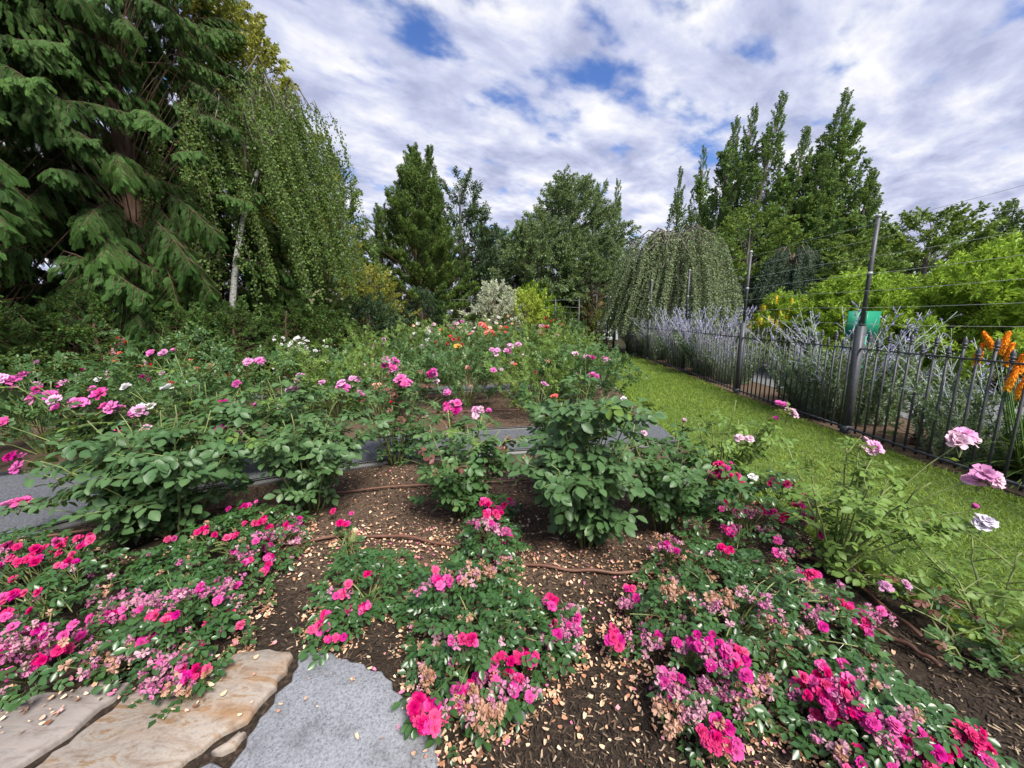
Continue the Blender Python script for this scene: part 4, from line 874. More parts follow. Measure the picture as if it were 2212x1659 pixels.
def near_rose(label, base, h, R, leaves, nleaf, size, flowers, ncane=11, red=0, fsize=.075, group='nearest tall roses', low=.12):
    """a rose bush with separate canes, compound leaves and flowers. flowers: (x, y, z, kind, count, spread)"""
    base = np.array((base[0], base[1], 0.)); o = thing('rose_bush', base, label, 'rose bush', group)
    canes = []
    for i in range(ncane):
        a = i*2.39996+rng.normal(0, .3); rr = R*math.sqrt((i+.6)/ncane); hh = h*rng.uniform(.72, 1.02)*(1-.25*(rr/R)**2)
        p0 = np.array((math.cos(a), math.sin(a), 0))*.05*rng.uniform(.3, 1.4); p1 = np.array((math.cos(a)*rr, math.sin(a)*rr, hh))
        mid = p0*.5+p1*.5+np.array((-math.cos(a)*.05*R, -math.sin(a)*.05*R, .08*h))
        P = np.array([(1-t)**2*p0+2*t*(1-t)*mid+t*t*p1 for t in np.linspace(0, 1, 9)])+rng.normal(0, .006, (9, 3)); P[0, 2] = -.02
        canes.append((P, .0075))
    for f in flowers:
        p1 = np.array(f[:3])-base; p1[2] -= .02
        p0 = np.array((p1[0]*.08, p1[1]*.08, -.02)); mid = np.array((p1[0]*.35, p1[1]*.35, p1[2]*.72))
        P = np.array([(1-t)**2*p0+2*t*(1-t)*mid+t*t*p1 for t in np.linspace(0, 1, 10)])+rng.normal(0, .004, (10, 3)); canes.append((P, .006))
    sites = []
    for P, r in canes:
        mb = MB(); mb.tube(P, np.linspace(r, r*.4, len(P)), 5, 0)
        nsh = 4
        for s in range(nsh):
            t = rng.uniform(.16, .95); p, d = along(P, np.array([t])); a = rng.uniform(0, 2*PI); L_ = R*rng.uniform(.22, .55)
            b = bend(p[0], d[0]*.4+np.array((math.cos(a), math.sin(a), rng.uniform(-.1, .7))), L_, 5, .3, .05); mb.tube(b, np.linspace(r*.5, r*.22, 6), 4, 0, cap=False)
            sites.append((b, .1, 1., 1.3))
        part('cane', mb.mesh('cane', [cane_mat]), o); sites.append((P, low/h if h else .15, .96, 1.))
    wts = np.array([s[3]*len(s[0]) for s in sites]); wts /= wts.sum()
    ch = rng.choice(len(sites), nleaf, p=wts); rest = MB()
    for k, ci in enumerate(ch):
        P, t0, t1, _ = sites[ci]; t = rng.uniform(t0, t1); p, d = along(P, np.array([t])); p = p[0]
        if p[2] < .06: p[2] = .06+.1*rng.random()
        a = rng.uniform(0, 2*PI); out_ = np.array((p[0], p[1], 0)); rr = np.linalg.norm(out_); out_ = out_/max(rr, .05)*min(1, rr/R*1.2)
        dd = nrm(np.array((math.cos(a), math.sin(a), rng.uniform(-.45, .35)))+out_*.6); up = nrm(np.array((0, 0, 1.))+out_*.55+np.array((0, -.25, 0))+rdir(1)[0]*.35)
        s = size*rng.uniform(.72, 1.25); kind = leaves
        if leaves != 'bright' and p[2] > h*.72 and rng.random() < .22: kind = 'bright'; s *= .85
        if red and p[2] > h*.55 and rng.random() < red: kind = 'red'; s *= .8
        if k < 290: part('leaf', random.choice(RL[kind]), o, mat4(frames(dd[None], up[None], np.array([s]))[0], p))
        else: compound(rest, p, dd, up, s, 5, 0, float(np.clip(rng.normal(.45, .18), 0, 1)), True)
    if rest.n: part('leaves', rest.mesh('leaves', [RMAT[leaves]]), o, kind='stuff')
    for f in flowers:
        c = np.array(f[:3]); n, sp = f[4], f[5]; fs = f[6] if len(f) > 6 else fsize; kinds = f[3] if isinstance(f[3], (list, tuple)) else [f[3]]
        st = MB(); hub = c-np.array((0, 0, .05+sp*.8))
        for k in range(n):
            q = c+(rdir(1)[0]*np.array((1, .8, .55))*sp if n > 1 else 0); d = nrm((q-hub)*np.array((1, 1, .8))/max(sp, .03)*.6+np.array((rng.normal(0, .3), -.8+rng.normal(0, .3), .5)))
            put_flower(o, base, q, d, kinds[k % len(kinds)], fs*rng.uniform(.95, 1.3), 'flower_bud' if str(kinds[k % len(kinds)]).endswith('bud') else 'flower')
            st.tube([hub-base, (hub*.4+q*.6)-base-d*.01, q-base-d*.004], [.0032, .0026, .0022], 4, 0, cap=False)
        part('flower_stalks', st.mesh('flower_stalks', [cane_mat]), o)
    return o
def F(us, vs, Y, kind, n=1, sp=.0, s=None, src=True):
    p = ats(us, vs, Y) if src else at(us, vs, Y); r = [p[0], p[1], p[2], kind, n, sp]
    return tuple(r+([s] if s else []))
PM = ('pink', 'mauve', 'pink', 'cerise')
near_rose('round rose bush with large grey-green leaves beside the gravel at left', (-2.28, 2.42), .98, .54, 'big', 720, .105,
  [F(60, 1985, 2.30, ('cerise', 'pink'), 2, .035, .085), F(62, 1795, 2.35, ('pink', 'cerise'), 2, .03, .07), F(70, 1840, 2.3, 'pink', 1, 0, .08), F(185, 1565, 2.55, PM, 3, .06, .085), F(255, 1590, 2.5, PM, 4, .07, .085), F(20, 1490, 2.5, ('mauve', 'pink'), 3, .05, .08), F(95, 1480, 2.5, 'pink', 1, 0, .085), F(395, 1560, 2.55, ('cerise', 'mauve'), 2, .04, .085), F(450, 1600, 2.5, ('cerise', 'pink', 'pink'), 3, .045, .085), F(525, 1615, 2.6, ('mauve', 'pink'), 2, .04, .08), F(415, 1755, 2.45, ('cerise', 'hot'), 2, .05, .05), F(25, 1665, 2.4, 'cerise', 1, 0, .08)], 13)
near_rose('medium rose bush with dull green leaves behind the left pink carpet roses', (-1.55, 2.78), .90, .42, 'big', 520, .092, [F(1160, 1545, 2.9, ('mauve', 'pale'), 3, .05, .07), F(1175, 1490, 2.9, ('pale', 'mauve'), 2, .04, .065), F(1110, 1770, 2.75, ('fade', 'pink_bud'), 2, .05, .045), F(1345, 1520, 2.95, ('pink', 'mauve'), 3, .04, .065), F(1410, 1555, 2.95, 'pink', 2, .03, .06)], 10)
near_rose('upright rose on bare dark canes at the gravel path edge', (-2.68, 3.25), 1.02, .50, 'dark', 330, .095, [F(600, 1395, 3.3, 'pink', 1, 0, .085), F(648, 1397, 3.3, 'mauve', 1, 0, .10), F(688, 1387, 3.3, 'pink_bud', 1, 0, .07), F(500, 1528, 3.2, 'white', 1, 0, .08), F(660, 1530, 3.25, 'lilac', 1, 0, .085), F(575, 1688, 3.1, 'pale', 1, .0, .08), F(478, 1690, 3.1, 'cerise', 1, 0, .075), F(573, 1600, 3.2, 'white', 2, .04, .06), F(870, 1687, 3.2, 'pink', 1, 0, .085), F(935, 1708, 3.2, 'pink', 1, 0, .08), F(880, 1588, 3.3, 'cerise', 1, 0, .085), F(925, 1597, 3.3, 'pale', 1, 0, .07), F(945, 1512, 3.35, 'pink', 2, .03, .07)], 9, low=.35)
near_rose('tall rose with a high stem of three pink blooms, left of centre', (-2.15, 3.62), .95, .45, 'dark', 270, .09, [F(1000, 1430, 3.6, ('pink', 'mauve'), 3, .07, .085), F(1025, 1438, 3.6, 'mauve', 1, 0, .08), F(1105, 1597, 3.6, 'pale', 1, 0, .07), F(1010, 1600, 3.5, 'pink_bud', 1, 0, .06), F(1270, 1510, 3.7, 'mauve', 1, 0, .07)], 9)
near_rose('lanky rose with big magenta flower heads at left centre', (-1.2, 3.72), 1.0, .46, 'dark', 300, .085, [F(1535, 1430, 3.7, ('pink', 'cerise', 'mauve'), 7, .075, .075), F(1565, 1462, 3.7, ('mauve', 'fadelight'), 3, .05, .06), F(1592, 1502, 3.6, ('cerise', 'pink', 'pink'), 7, .07, .075), F(1697, 1468, 3.7, ('pink', 'cerise'), 4, .05, .07), F(1785, 1600, 3.55, ('pink', 'cerise', 'cerise'), 7, .07, .07), F(1768, 1542, 3.6, 'pink', 2, .03, .07), F(1895, 1625, 3.45, ('mauve', 'pale', 'pink'), 7, .075, .065), F(1728, 1505, 3.8, 'pale', 2, .03, .06), F(1545, 1590, 3.5, 'red_bud', 2, .02, .05), F(1395, 1495, 3.7, 'mauve', 2, .03, .07)], 10, red=.22, low=.4)
near_rose('compact dark rose with purple-red new shoots in the centre', (-.36, 2.72), .82, .38, 'dark', 400, .085, [F(1760, 1697, 2.9, 'pale', 1, 0, .05), F(1985, 1770, 2.7, 'tan', 1, 0, .05)], 11, red=.2)
near_rose('big-leaved rose bush without flowers, right of centre', (.50, 2.34), 1.16, .38, 'big', 640, .105, [F(2075, 1800, 2.2, 'tan', 1, 0, .05), F(2260, 1760, 2.2, 'tan', 1, 0, .045)], 13)
near_rose('leafy rose behind the big-leaved rose, yellow-green tips', (.45, 2.98), 1.12, .42, 'dark', 380, .095, [F(2135, 1515, 3.0, 'mauve', 2, .03, .05), F(2335, 1482, 3.1, ('pink', 'cerise'), 3, .035, .05), F(2190, 1565, 2.95, 'coral', 2, .02, .045), F(2535, 1705, 2.8, 'pale', 1, 0, .05), F(2460, 1575, 2.9, 'white', 2, .03, .055)], 11)
near_rose('wide dark rose right of the big-leaved rose, few blooms', (1.08, 2.52), .78, .42, 'dark', 400, .082, [F(2690, 1662, 2.7, 'pale_bud', 1, 0, .05)], 11)
near_rose('airy bright green rose beside the lawn with pale pink blooms', (1.62, 2.85), .90, .42, 'bright', 270, .070, [F(3080, 1590, 2.7, 'pink', 2, .03, .06), F(3095, 1630, 2.7, 'pale', 2, .04, .075), F(3050, 1650, 2.7, 'pink', 1, 0, .05), F(2910, 1725, 2.7, 'pale', 1, 0, .07), F(2950, 1728, 2.7, 'pale', 1, 0, .07), F(2965, 1880, 2.5, 'white', 1, 0, .055)], 9)
near_rose('tall open rose with large pale pink heads at the right', (1.92, 2.08), .88, .44, 'bright', 270, .070, [F(3790, 1735, 2.05, ('pale', 'mauve', 'pale'), 4, .06, .095), F(3858, 1870, 1.9, ('mauve', 'pale', 'pale'), 4, .06, .09), F(3395, 1740, 2.2, 'pale_bud', 1, 0, .06), F(3430, 1765, 2.2, ('pale', 'mauve'), 3, .03, .075), F(3868, 2060, 1.85, 'lilac', 2, .025, .075), F(3825, 2000, 1.9, 'pink_bud', 1, 0, .055), F(3560, 2305, 1.75, 'mauve', 1, 0, .06), F(3485, 2312, 1.75, 'mauve', 1, 0, .06)], 9, low=.2)
near_rose('sparse sprawling rose shoots at the right edge by the lawn', (2.3, 1.62), .42, .42, 'bright', 70, .065, [], 7)
near_rose('straggly low rose with reddish leaves at lower right', (2.02, 1.45), .22, .34, 'dark', 110, .05, [], 7, red=.45, low=.03)

# ---- mid and far roses from shared leafy shoots
def shoot_mesh(nm, m, n=16, size=.09, fine=False):
    mb = MB(); main = bend((0, 0, 0), (0, 1, .05), .62, 6, .12, .07); mb.tube(main, np.linspace(.0055, .002, 7), 4, 1)
    for k in range(n):
        t = np.array([rng.uniform(.12, 1)]); p, d = along(main, t); dd = nrm(d[0]*.35+rdir(1)[0]); up = nrm(np.array((0, -.2, 1.))+np.array((0, .6, 0))+rdir(1)[0]*.6)
        compound(mb, p[0], dd, up, size*rng.uniform(.7, 1.2), 5, 0, float(np.clip(rng.normal(.5, .2), 0, 1)), fine)
    return mb.mesh(nm, [m, cane_mat])
SH = {'dark': [shoot_mesh('shoot', M_rose_dark) for _ in range(5)], 'bright': [shoot_mesh('shoot', M_rose_bright) for _ in range(5)]}
def far_rose(label, x, y, h, R, leaves, flowers, n=34, group='roses in the farther beds', fsize=.075):
    base = np.array((x, y, 0.)); o = thing('rose_bush', base, label, 'rose bush', group); mb = MB()
    n = int(n*1.25)
    for i in range(n):
        a = i*2.39996; q = (i+.5)/n; r = R*math.sqrt(q)*.75; z = h*rng.uniform(.12, .72)
        e = rng.uniform(.35, 1.25); d = np.array((math.cos(a)*math.cos(e), math.sin(a)*math.cos(e), math.sin(e))); s = rng.uniform(.65, 1.0)*min(1., h/.85)
        p = np.array((math.cos(a)*r, math.sin(a)*r, z)); part('shoot', random.choice(SH[leaves]), o, mat4(frames(d[None], np.array([(0, -.3, 1.)]), np.array([s]))[0], p))
        if i % 3 == 0: mb.tube([(p[0]*.12, p[1]*.12, -.02), (p[0]*.5, p[1]*.5, z*.6), tuple(p)], [.009, .007, .004], 4, cap=False)
    for f in flowers:
        c = np.array(f[:3]); kinds = f[3] if isinstance(f[3], (list, tuple)) else [f[3]]; fs = f[6] if len(f) > 6 else fsize; l = c-base
        mb.tube([(l[0]*.3, l[1]*.3, l[2]*.4), (l[0]*.8, l[1]*.8, l[2]*.75), tuple(l-[0, 0, .01])], [.005, .004, .003], 4, cap=False)
        for k in range(f[4]):
            q = c+rdir(1)[0]*np.array((1, .8, .6))*f[5]; d = nrm(np.array((rng.normal(0, .4), -.5, .7))); put_flower(o, base, q, d, kinds[k % len(kinds)], fs*rng.uniform(.85, 1.15))
    part('canes', mb.mesh('canes', [cane_mat]), o)
    return o
def rnd(x, y, h, R, kinds, n, s=.075):
    out = []
    for i in range(n):
        a = rng.uniform(PI, 2*PI) if rng.random() < .7 else rng.uniform(0, PI); r = R*math.sqrt(rng.random()); out.append((x+math.cos(a)*r, y+math.sin(a)*r, h*rng.uniform(.75, 1.12)*(1-.25*(r/R)**2), random.choice(kinds), 1, 0, s))
    return out
# bed beyond the first path
far_rose('rose with a tall stem of lilac-pink blooms beyond the path', .38, 5.55, .80, .42, 'bright', [F(1945, 1385, 5.3, ('mauve', 'pale'), 3, .06, .085), F(1995, 1370, 5.3, ('mauve', 'pink', 'pale'), 5, .08, .085), F(2045, 1355, 5.35, 'mauve', 2, .03, .08), F(1948, 1461, 5.2, 'pink', 2, .03, .085), F(1975, 1455, 5.2, 'pale', 1, 0, .06)], 26)
far_rose('rose bush at the lawn corner with four pink blooms', 1.18, 5.95, 1.0, .5, 'dark', [F(2265, 1395, 6, 'pale', 2, .03, .08), F(2305, 1408, 6, ('pale', 'pink'), 3, .05, .075), F(2330, 1410, 6, ('pink', 'cerise'), 2, .03, .085), F(2385, 1418, 6, ('pink', 'pale'), 4, .06, .075), F(2158, 1425, 6, ('coral', 'peach'), 2, .03, .08)]+rnd(1.18, 5.95, .8, .4, ['pale'], 2, .05), 44)
far_rose('rose bush with single coral blooms just left of the lawn corner rose', .85, 6.5, .92, .5, 'dark', [F(2108, 1466, 6.2, 'coral', 1, 0, .085), F(2028, 1435, 6.3, 'coral', 1, 0, .08), F(2100, 1480, 6.2, 'coral_bud', 1, 0, .07)], 36)
far_rose('dark rose bush with one peach bloom in the centre bed', -.75, 6.35, .95, .52, 'dark', [F(1838, 1450, 6.0, 'peach', 2, .02, .09), F(1855, 1520, 6, 'peach', 1, 0, .06)], 42)
far_rose('small low rose alone on the open mulch', .2, 5.95, .34, .26, 'dark', [], 9)
far_rose('rose bush left of the dark centre rose, beige spent blooms', -2.0, 5.7, .82, .5, 'dark', [F(1490, 1520, 5.5, ('tan', 'peach'), 4, .07, .06), F(1380, 1490, 5.5, 'fadelight', 3, .08, .05)]+rnd(-2.0, 5.7, .8, .45, ['tan', 'pale', 'peach'], 8, .055), 36)
far_rose('bushy rose with small beige blooms below the stone bench', -3.0, 6.2, .78, .55, 'bright', rnd(-3.0, 6.2, .75, .5, ['tan', 'cream', 'pale', 'fadelight'], 16, .05), 38)
far_rose('rose with dark red blooms under the red climbing roses', -3.55, 5.3, .98, .5, 'dark', [F(700, 1470, 5.2, ('dark_red', 'red'), 6, .12, .085), F(690, 1500, 5.1, 'red', 3, .08, .08), F(720, 1440, 5.3, 'dark_red', 2, .04, .08), F(760, 1515, 5.2, 'coral', 3, .09, .05), F(780, 1520, 5.2, ('coral', 'pale'), 2, .05, .06)], 40)
far_rose('rose with crimson buds right of the dark red rose', -2.6, 5.55, 1.0, .48, 'bright', [F(915, 1475, 5.5, 'dark_red', 3, .06, .08), F(930, 1435, 5.6, 'dark_red', 2, .04, .07), F(975, 1485, 5.5, 'dark_red', 3, .05, .07), F(850, 1480, 5.4, 'dark_red', 2, .04, .07), F(1115, 1475, 5.7, 'coral', 4, .09, .06), F(980, 1465, 5.6, 'red', 2, .03, .06)], 38)
far_rose('rose with white and pink blooms near the left gravel', -4.3, 4.45, 1.05, .58, 'dark', [F(130, 1640, 4.4, 'pale', 2, .05, .07)]+rnd(-4.3, 4.45, 1.0, .5, ['pink', 'white', 'pale', 'cerise'], 9), 46)
far_rose('rose at the left edge behind the gravel bend', -5.2, 4.1, 1.05, .58, 'dark', rnd(-5.2, 4.1, 1.0, .5, ['cerise', 'pink', 'mauve'], 9), 46)
far_rose('rose bush hung with a pink cluster above the dark shrub row', -4.9, 5.7, 1.0, .55, 'dark', rnd(-4.9, 5.7, .9, .5, ['red', 'coral'], 4), 34)
far_rose('green rose bush without blooms before the second path, left', -1.7, 6.95, .9, .5, 'dark', rnd(-1.7, 6.95, .9, .4, ['pale'], 2, .05), 38)
far_rose('rose bush before the second path in the middle, pale blooms', .15, 7.25, .85, .48, 'bright', rnd(.15, 7.25, .85, .4, ['pale', 'peach'], 4, .06), 36)
far_rose('rose bush by the lawn just before the second path', 1.35, 7.3, .85, .45, 'dark', rnd(1.35, 7.3, .8, .4, ['pale', 'tan'], 4, .06), 36)
# red climbers on the shrub row
cl = far_rose('climbing rose with faded red blooms against the cedar shade', -5.75, 6.2, 1.5, .6, 'dark', [F(440, 1350, 5.9, ('red', 'coral'), 4, .10, .085), F(485, 1345, 5.9, ('red', 'fade'), 5, .10, .085), F(450, 1395, 5.8, ('coral', 'fadelight'), 4, .09, .08), F(453, 1418, 5.8, 'coral', 1, 0, .11), F(555, 1435, 5.9, ('red', 'coral', 'pale'), 4, .08, .085), F(447, 1500, 5.8, 'fadelight', 2, .04, .06)], 40)
wl = far_rose('shrub rose smothered in small white flowers', -3.75, 7.2, .95, .5, 'dark', [(-3.75+rng.normal(0, .25), 6.9+rng.normal(0, .15), rng.uniform(.55, 1.15), 'white', 1, 0, .06) for _ in range(55)], 32)
# back bed
far_rose('tallest back-bed rose with white and lilac blooms', -2.25, 9.9, 1.42, .62, 'bright', [F(1648, 1278, 9.6, 'white', 2, .04, .11), F(1635, 1325, 9.6, ('lilac', 'white'), 5, .11, .10), F(1672, 1293, 9.6, 'cream', 2, .06, .10), F(1688, 1300, 9.6, 'white', 3, .07, .10), F(1692, 1315, 9.6, 'lilac', 3, .07, .10), F(1682, 1340, 9.6, 'white', 3, .06, .1), F(1672, 1370, 9.6, 'lilac', 4, .10, .10), F(1685, 1360, 9.6, 'lilac', 2, .06, .1), F(1725, 1320, 9.6, 'cream', 2, .04, .1)], 52)
far_rose('tall rose with pink blooms right of the white and lilac rose', -1.55, 11.2, 1.45, .55, 'bright', [F(1708, 1280, 11, 'pale', 2, .05, .10), F(1708, 1302, 11, ('mauve', 'pale'), 3, .07, .10), F(1735, 1298, 11, 'coral', 2, .05, .08), F(1765, 1283, 11, 'mauve', 3, .08, .10), F(1785, 1292, 11, 'mauve', 3, .08, .1), F(1790, 1272, 11, 'pale', 4, .09, .1), F(1815, 1270, 11, ('mauve', 'pink'), 4, .08, .1), F(1815, 1288, 11, 'cream', 2, .04, .08)], 42)
far_rose('rose with crimson clusters and one yellow bloom', -1.25, 8.95, 1.15, .6, 'dark', [F(1727, 1345, 8.8, ('red', 'pink'), 4, .07, .09), F(1770, 1348, 8.8, ('red', 'coral'), 3, .08, .07), F(1785, 1330, 8.8, 'red', 4, .10, .08), F(1800, 1337, 8.8, ('dark_red', 'red'), 4, .10, .08), F(1812, 1355, 8.8, 'dark_red', 3, .06, .08), F(1802, 1365, 8.7, 'yellow', 3, .04, .12), F(1835, 1385, 8.8, 'coral', 2, .04, .08)], 46)
far_rose('rose with a large coral-orange cluster in the back bed', -.55, 9.6, 1.3, .5, 'dark', [F(1905, 1282, 9.4, 'coral', 4, .09, .12), F(1925, 1302, 9.4, ('coral', 'peach'), 6, .12, .12), F(1858, 1312, 9.5, ('coral', 'pale'), 3, .06, .08)], 36)
far_rose('rose with small brick-red clusters right of the coral rose', .2, 10.2, 1.2, .52, 'dark', [F(1985, 1298, 10, 'red', 6, .12, .07), F(1957, 1300, 10, 'coral', 3, .1, .06), F(1950, 1315, 10, 'red', 3, .08, .06)], 38)
far_rose('rose with dark red and pink blooms before the lime shrub', 1.1, 10.6, 1.25, .55, 'bright', [F(2140, 1283, 10.5, ('red', 'dark_red'), 5, .11, .09), F(2132, 1287, 10.4, ('pale', 'pink'), 3, .07, .08), F(2120, 1305, 10.4, 'pink', 2, .03, .10), F(2158, 1285, 10.5, 'peach', 1, 0, .08)], 44)
far_rose('rose with a pink and a cream bloom near the grass clump', 1.6, 10.2, 1.0, .5, 'bright', [F(2195, 1320, 10, 'pink', 2, .04, .09), F(2187, 1327, 10, 'cream', 1, 0, .09)], 38)
far_rose('rose with scattered dark red blooms beside the far lawn', 1.85, 13.2, 1.4, .6, 'dark', [F(2205, 1278, 13, 'dark_red', 4, .12, .10), F(2150, 1255, 13, 'dark_red', 2, .05, .1), F(2178, 1264, 13, 'red', 2, .08, .08)], 40)
far_rose('low bright rose in the middle of the back bed', .5, 9.3, .95, .55, 'bright', rnd(.5, 9.3, .9, .4, ['cream', 'pale'], 3, .05), 40)
far_rose('pale-flowered rose right of the stone bench', -3.9, 10.2, 1.2, .55, 'bright', [F(1472, 1355, 10, ('pale', 'lilac'), 4, .09, .1), F(1500, 1352, 10, 'pale', 4, .10, .1), F(1508, 1342, 10, 'pale', 3, .07, .1), F(1453, 1370, 10, 'white', 3, .08, .09), F(1447, 1385, 10, 'cream', 2, .06, .09)], 34)
far_rose('dark red rose in front of the stone bench', -4.2, 9.0, .7, .42, 'dark', [F(1420, 1425, 8.8, 'dark_red', 4, .09, .09), F(1403, 1420, 8.8, ('pink', 'pale'), 4, .07, .08), F(1355, 1432, 8.8, 'dark_red', 3, .07, .08)], 24)
far_rose('yellowing rose bush at the edge of the second path', -3.0, 8.75, .85, .55, 'bright', rnd(-3.0, 8.75, .8, .5, ['tan', 'cream', 'peach'], 8, .06), 38)
far_rose('dense dark rose bush left of the crimson rose', -2.0, 8.75, 1.0, .6, 'dark', rnd(-2.0, 8.75, .9, .4, ['pale', 'pink'], 2, .06)+[F(1755, 1428, 8.4, 'pale', 2, .03, .09)], 46)
far_rose('rose bush in the far row before the dark upright shrub', -3.0, 12.6, 1.2, .6, 'dark', rnd(-3.0, 12.6, 1.2, .5, ['white', 'pale', 'peach'], 6, .09), 38)
far_rose('far rose with cream blooms at the foot of the dogwood', -.6, 14.6, 1.45, .7, 'dark', rnd(-.6, 14.2, 1.55, .7, ['cream', 'white', 'peach'], 14, .11), 44)
far_rose('far rose bush with a few pale blooms below the lime shrub', .9, 13.6, 1.2, .65, 'bright', rnd(.9, 13.6, 1.1, .5, ['pale', 'red'], 4, .09), 40)
far_rose('rose bush mid-way along the lawn in the back bed', 1.7, 11.6, .95, .6, 'bright', rnd(1.7, 11.6, .9, .4, ['coral'], 2, .07), 38)
far_rose('feathery green rose bush at the lawn edge beyond the second path', 1.45, 9.5, .85, .5, 'bright', [], 36)
far_rose('rose bush behind the coral cluster rose', -.6, 12.4, 1.3, .6, 'bright', rnd(-.6, 12.2, 1.2, .5, ['red', 'pale'], 4, .08), 40)
far_rose('rose bush closing the left end of the back bed', -4.3, 12.0, 1.1, .6, 'dark', rnd(-4.3, 12, 1.0, .5, ['white'], 4, .07), 34)
# strap-leaved clumps by the far lawn
strap_m = leaf_mat('strap_leaf', (.08, .15, .03), (.22, .32, .07), .3, .45); pok_m = leaf_mat('poker_leaf', (.035, .075, .020), (.12, .19, .05), .3, .5)
def blade_clump(name, label, base, n, ln, wd, m, cat='plant', spread=1., parts=True, cap=300):
    base = np.array((base[0], base[1], 0.)); o = thing(name, base, label, cat); meshes = []
    for k in range(6):
        mb = MB(); P = bend((0, 0, 0), (0, .35+.12*k*spread, 1), 1, 8, 1.0+.25*k, .02); hw = wd/ln*np.array([.5, .8, 1, 1, .95, .85, .65, .4, .03]); V = np.concatenate([np.stack([P[:, 0]-hw, P[:, 1], P[:, 2]+hw*.3], -1), P, np.stack([P[:, 0]+hw, P[:, 1], P[:, 2]+hw*.3], -1)]); i = np.arange(8); mb.add(V, [np.stack([i, 9+i, 10+i, i+1], -1), np.stack([9+i, 18+i, 19+i, 10+i], -1)], 0, np.tile(np.linspace(.2, .8, 9), 3)); meshes.append(mb.mesh('leaf', [m], True))
    for k in range(min(n, cap)):
        a = rng.uniform(0, 2*PI); s = ln*rng.uniform(.6, 1.1); R = np.array([(math.cos(a), -math.sin(a), 0), (math.sin(a), math.cos(a), 0), (0, 0, 1)])*s; r = .12*ln*math.sqrt(rng.random())
        part('leaf', random.choice(meshes), o, mat4(R, (rng.normal(0, .07*ln), rng.normal(0, .07*ln), -.01)))
    return o
blade_clump('daylily_clump', 'clump of strappy green leaves near the end of the lawn', (X_(1205, 13.6), 13.8), 120, 1.05, .014, strap_m)
blade_clump('daylily_clump', 'second strappy clump left of the fence corner', (X_(1235, 16), 16.4), 90, .9, .014, strap_m)
blade_clump('daylily_clump', 'strappy clump against the fence corner posts', (X_(1290, 17.5), 17.6), 90, .8, .014, strap_m)
gcm = MB(); n = 5000; q = np.stack([rng.normal(2.35, .45, n), rng.normal(16.9, .5, n)], -1)
gcm.stamp(*leaf4(.7), frames(rdir(n, -.1, .6), np.tile((0, 0, 1.), (n, 1)), rng.uniform(.03, .06, n)), np.concatenate([q, rng.uniform(.02, .14, (n, 1))], 1), 0, rng.random(n))
tag(part('ground_cover', gcm.mesh('ground_cover', [M_lime])), 'yellow-green ground cover at the far end of the lawn', 'ground cover', kind='stuff')

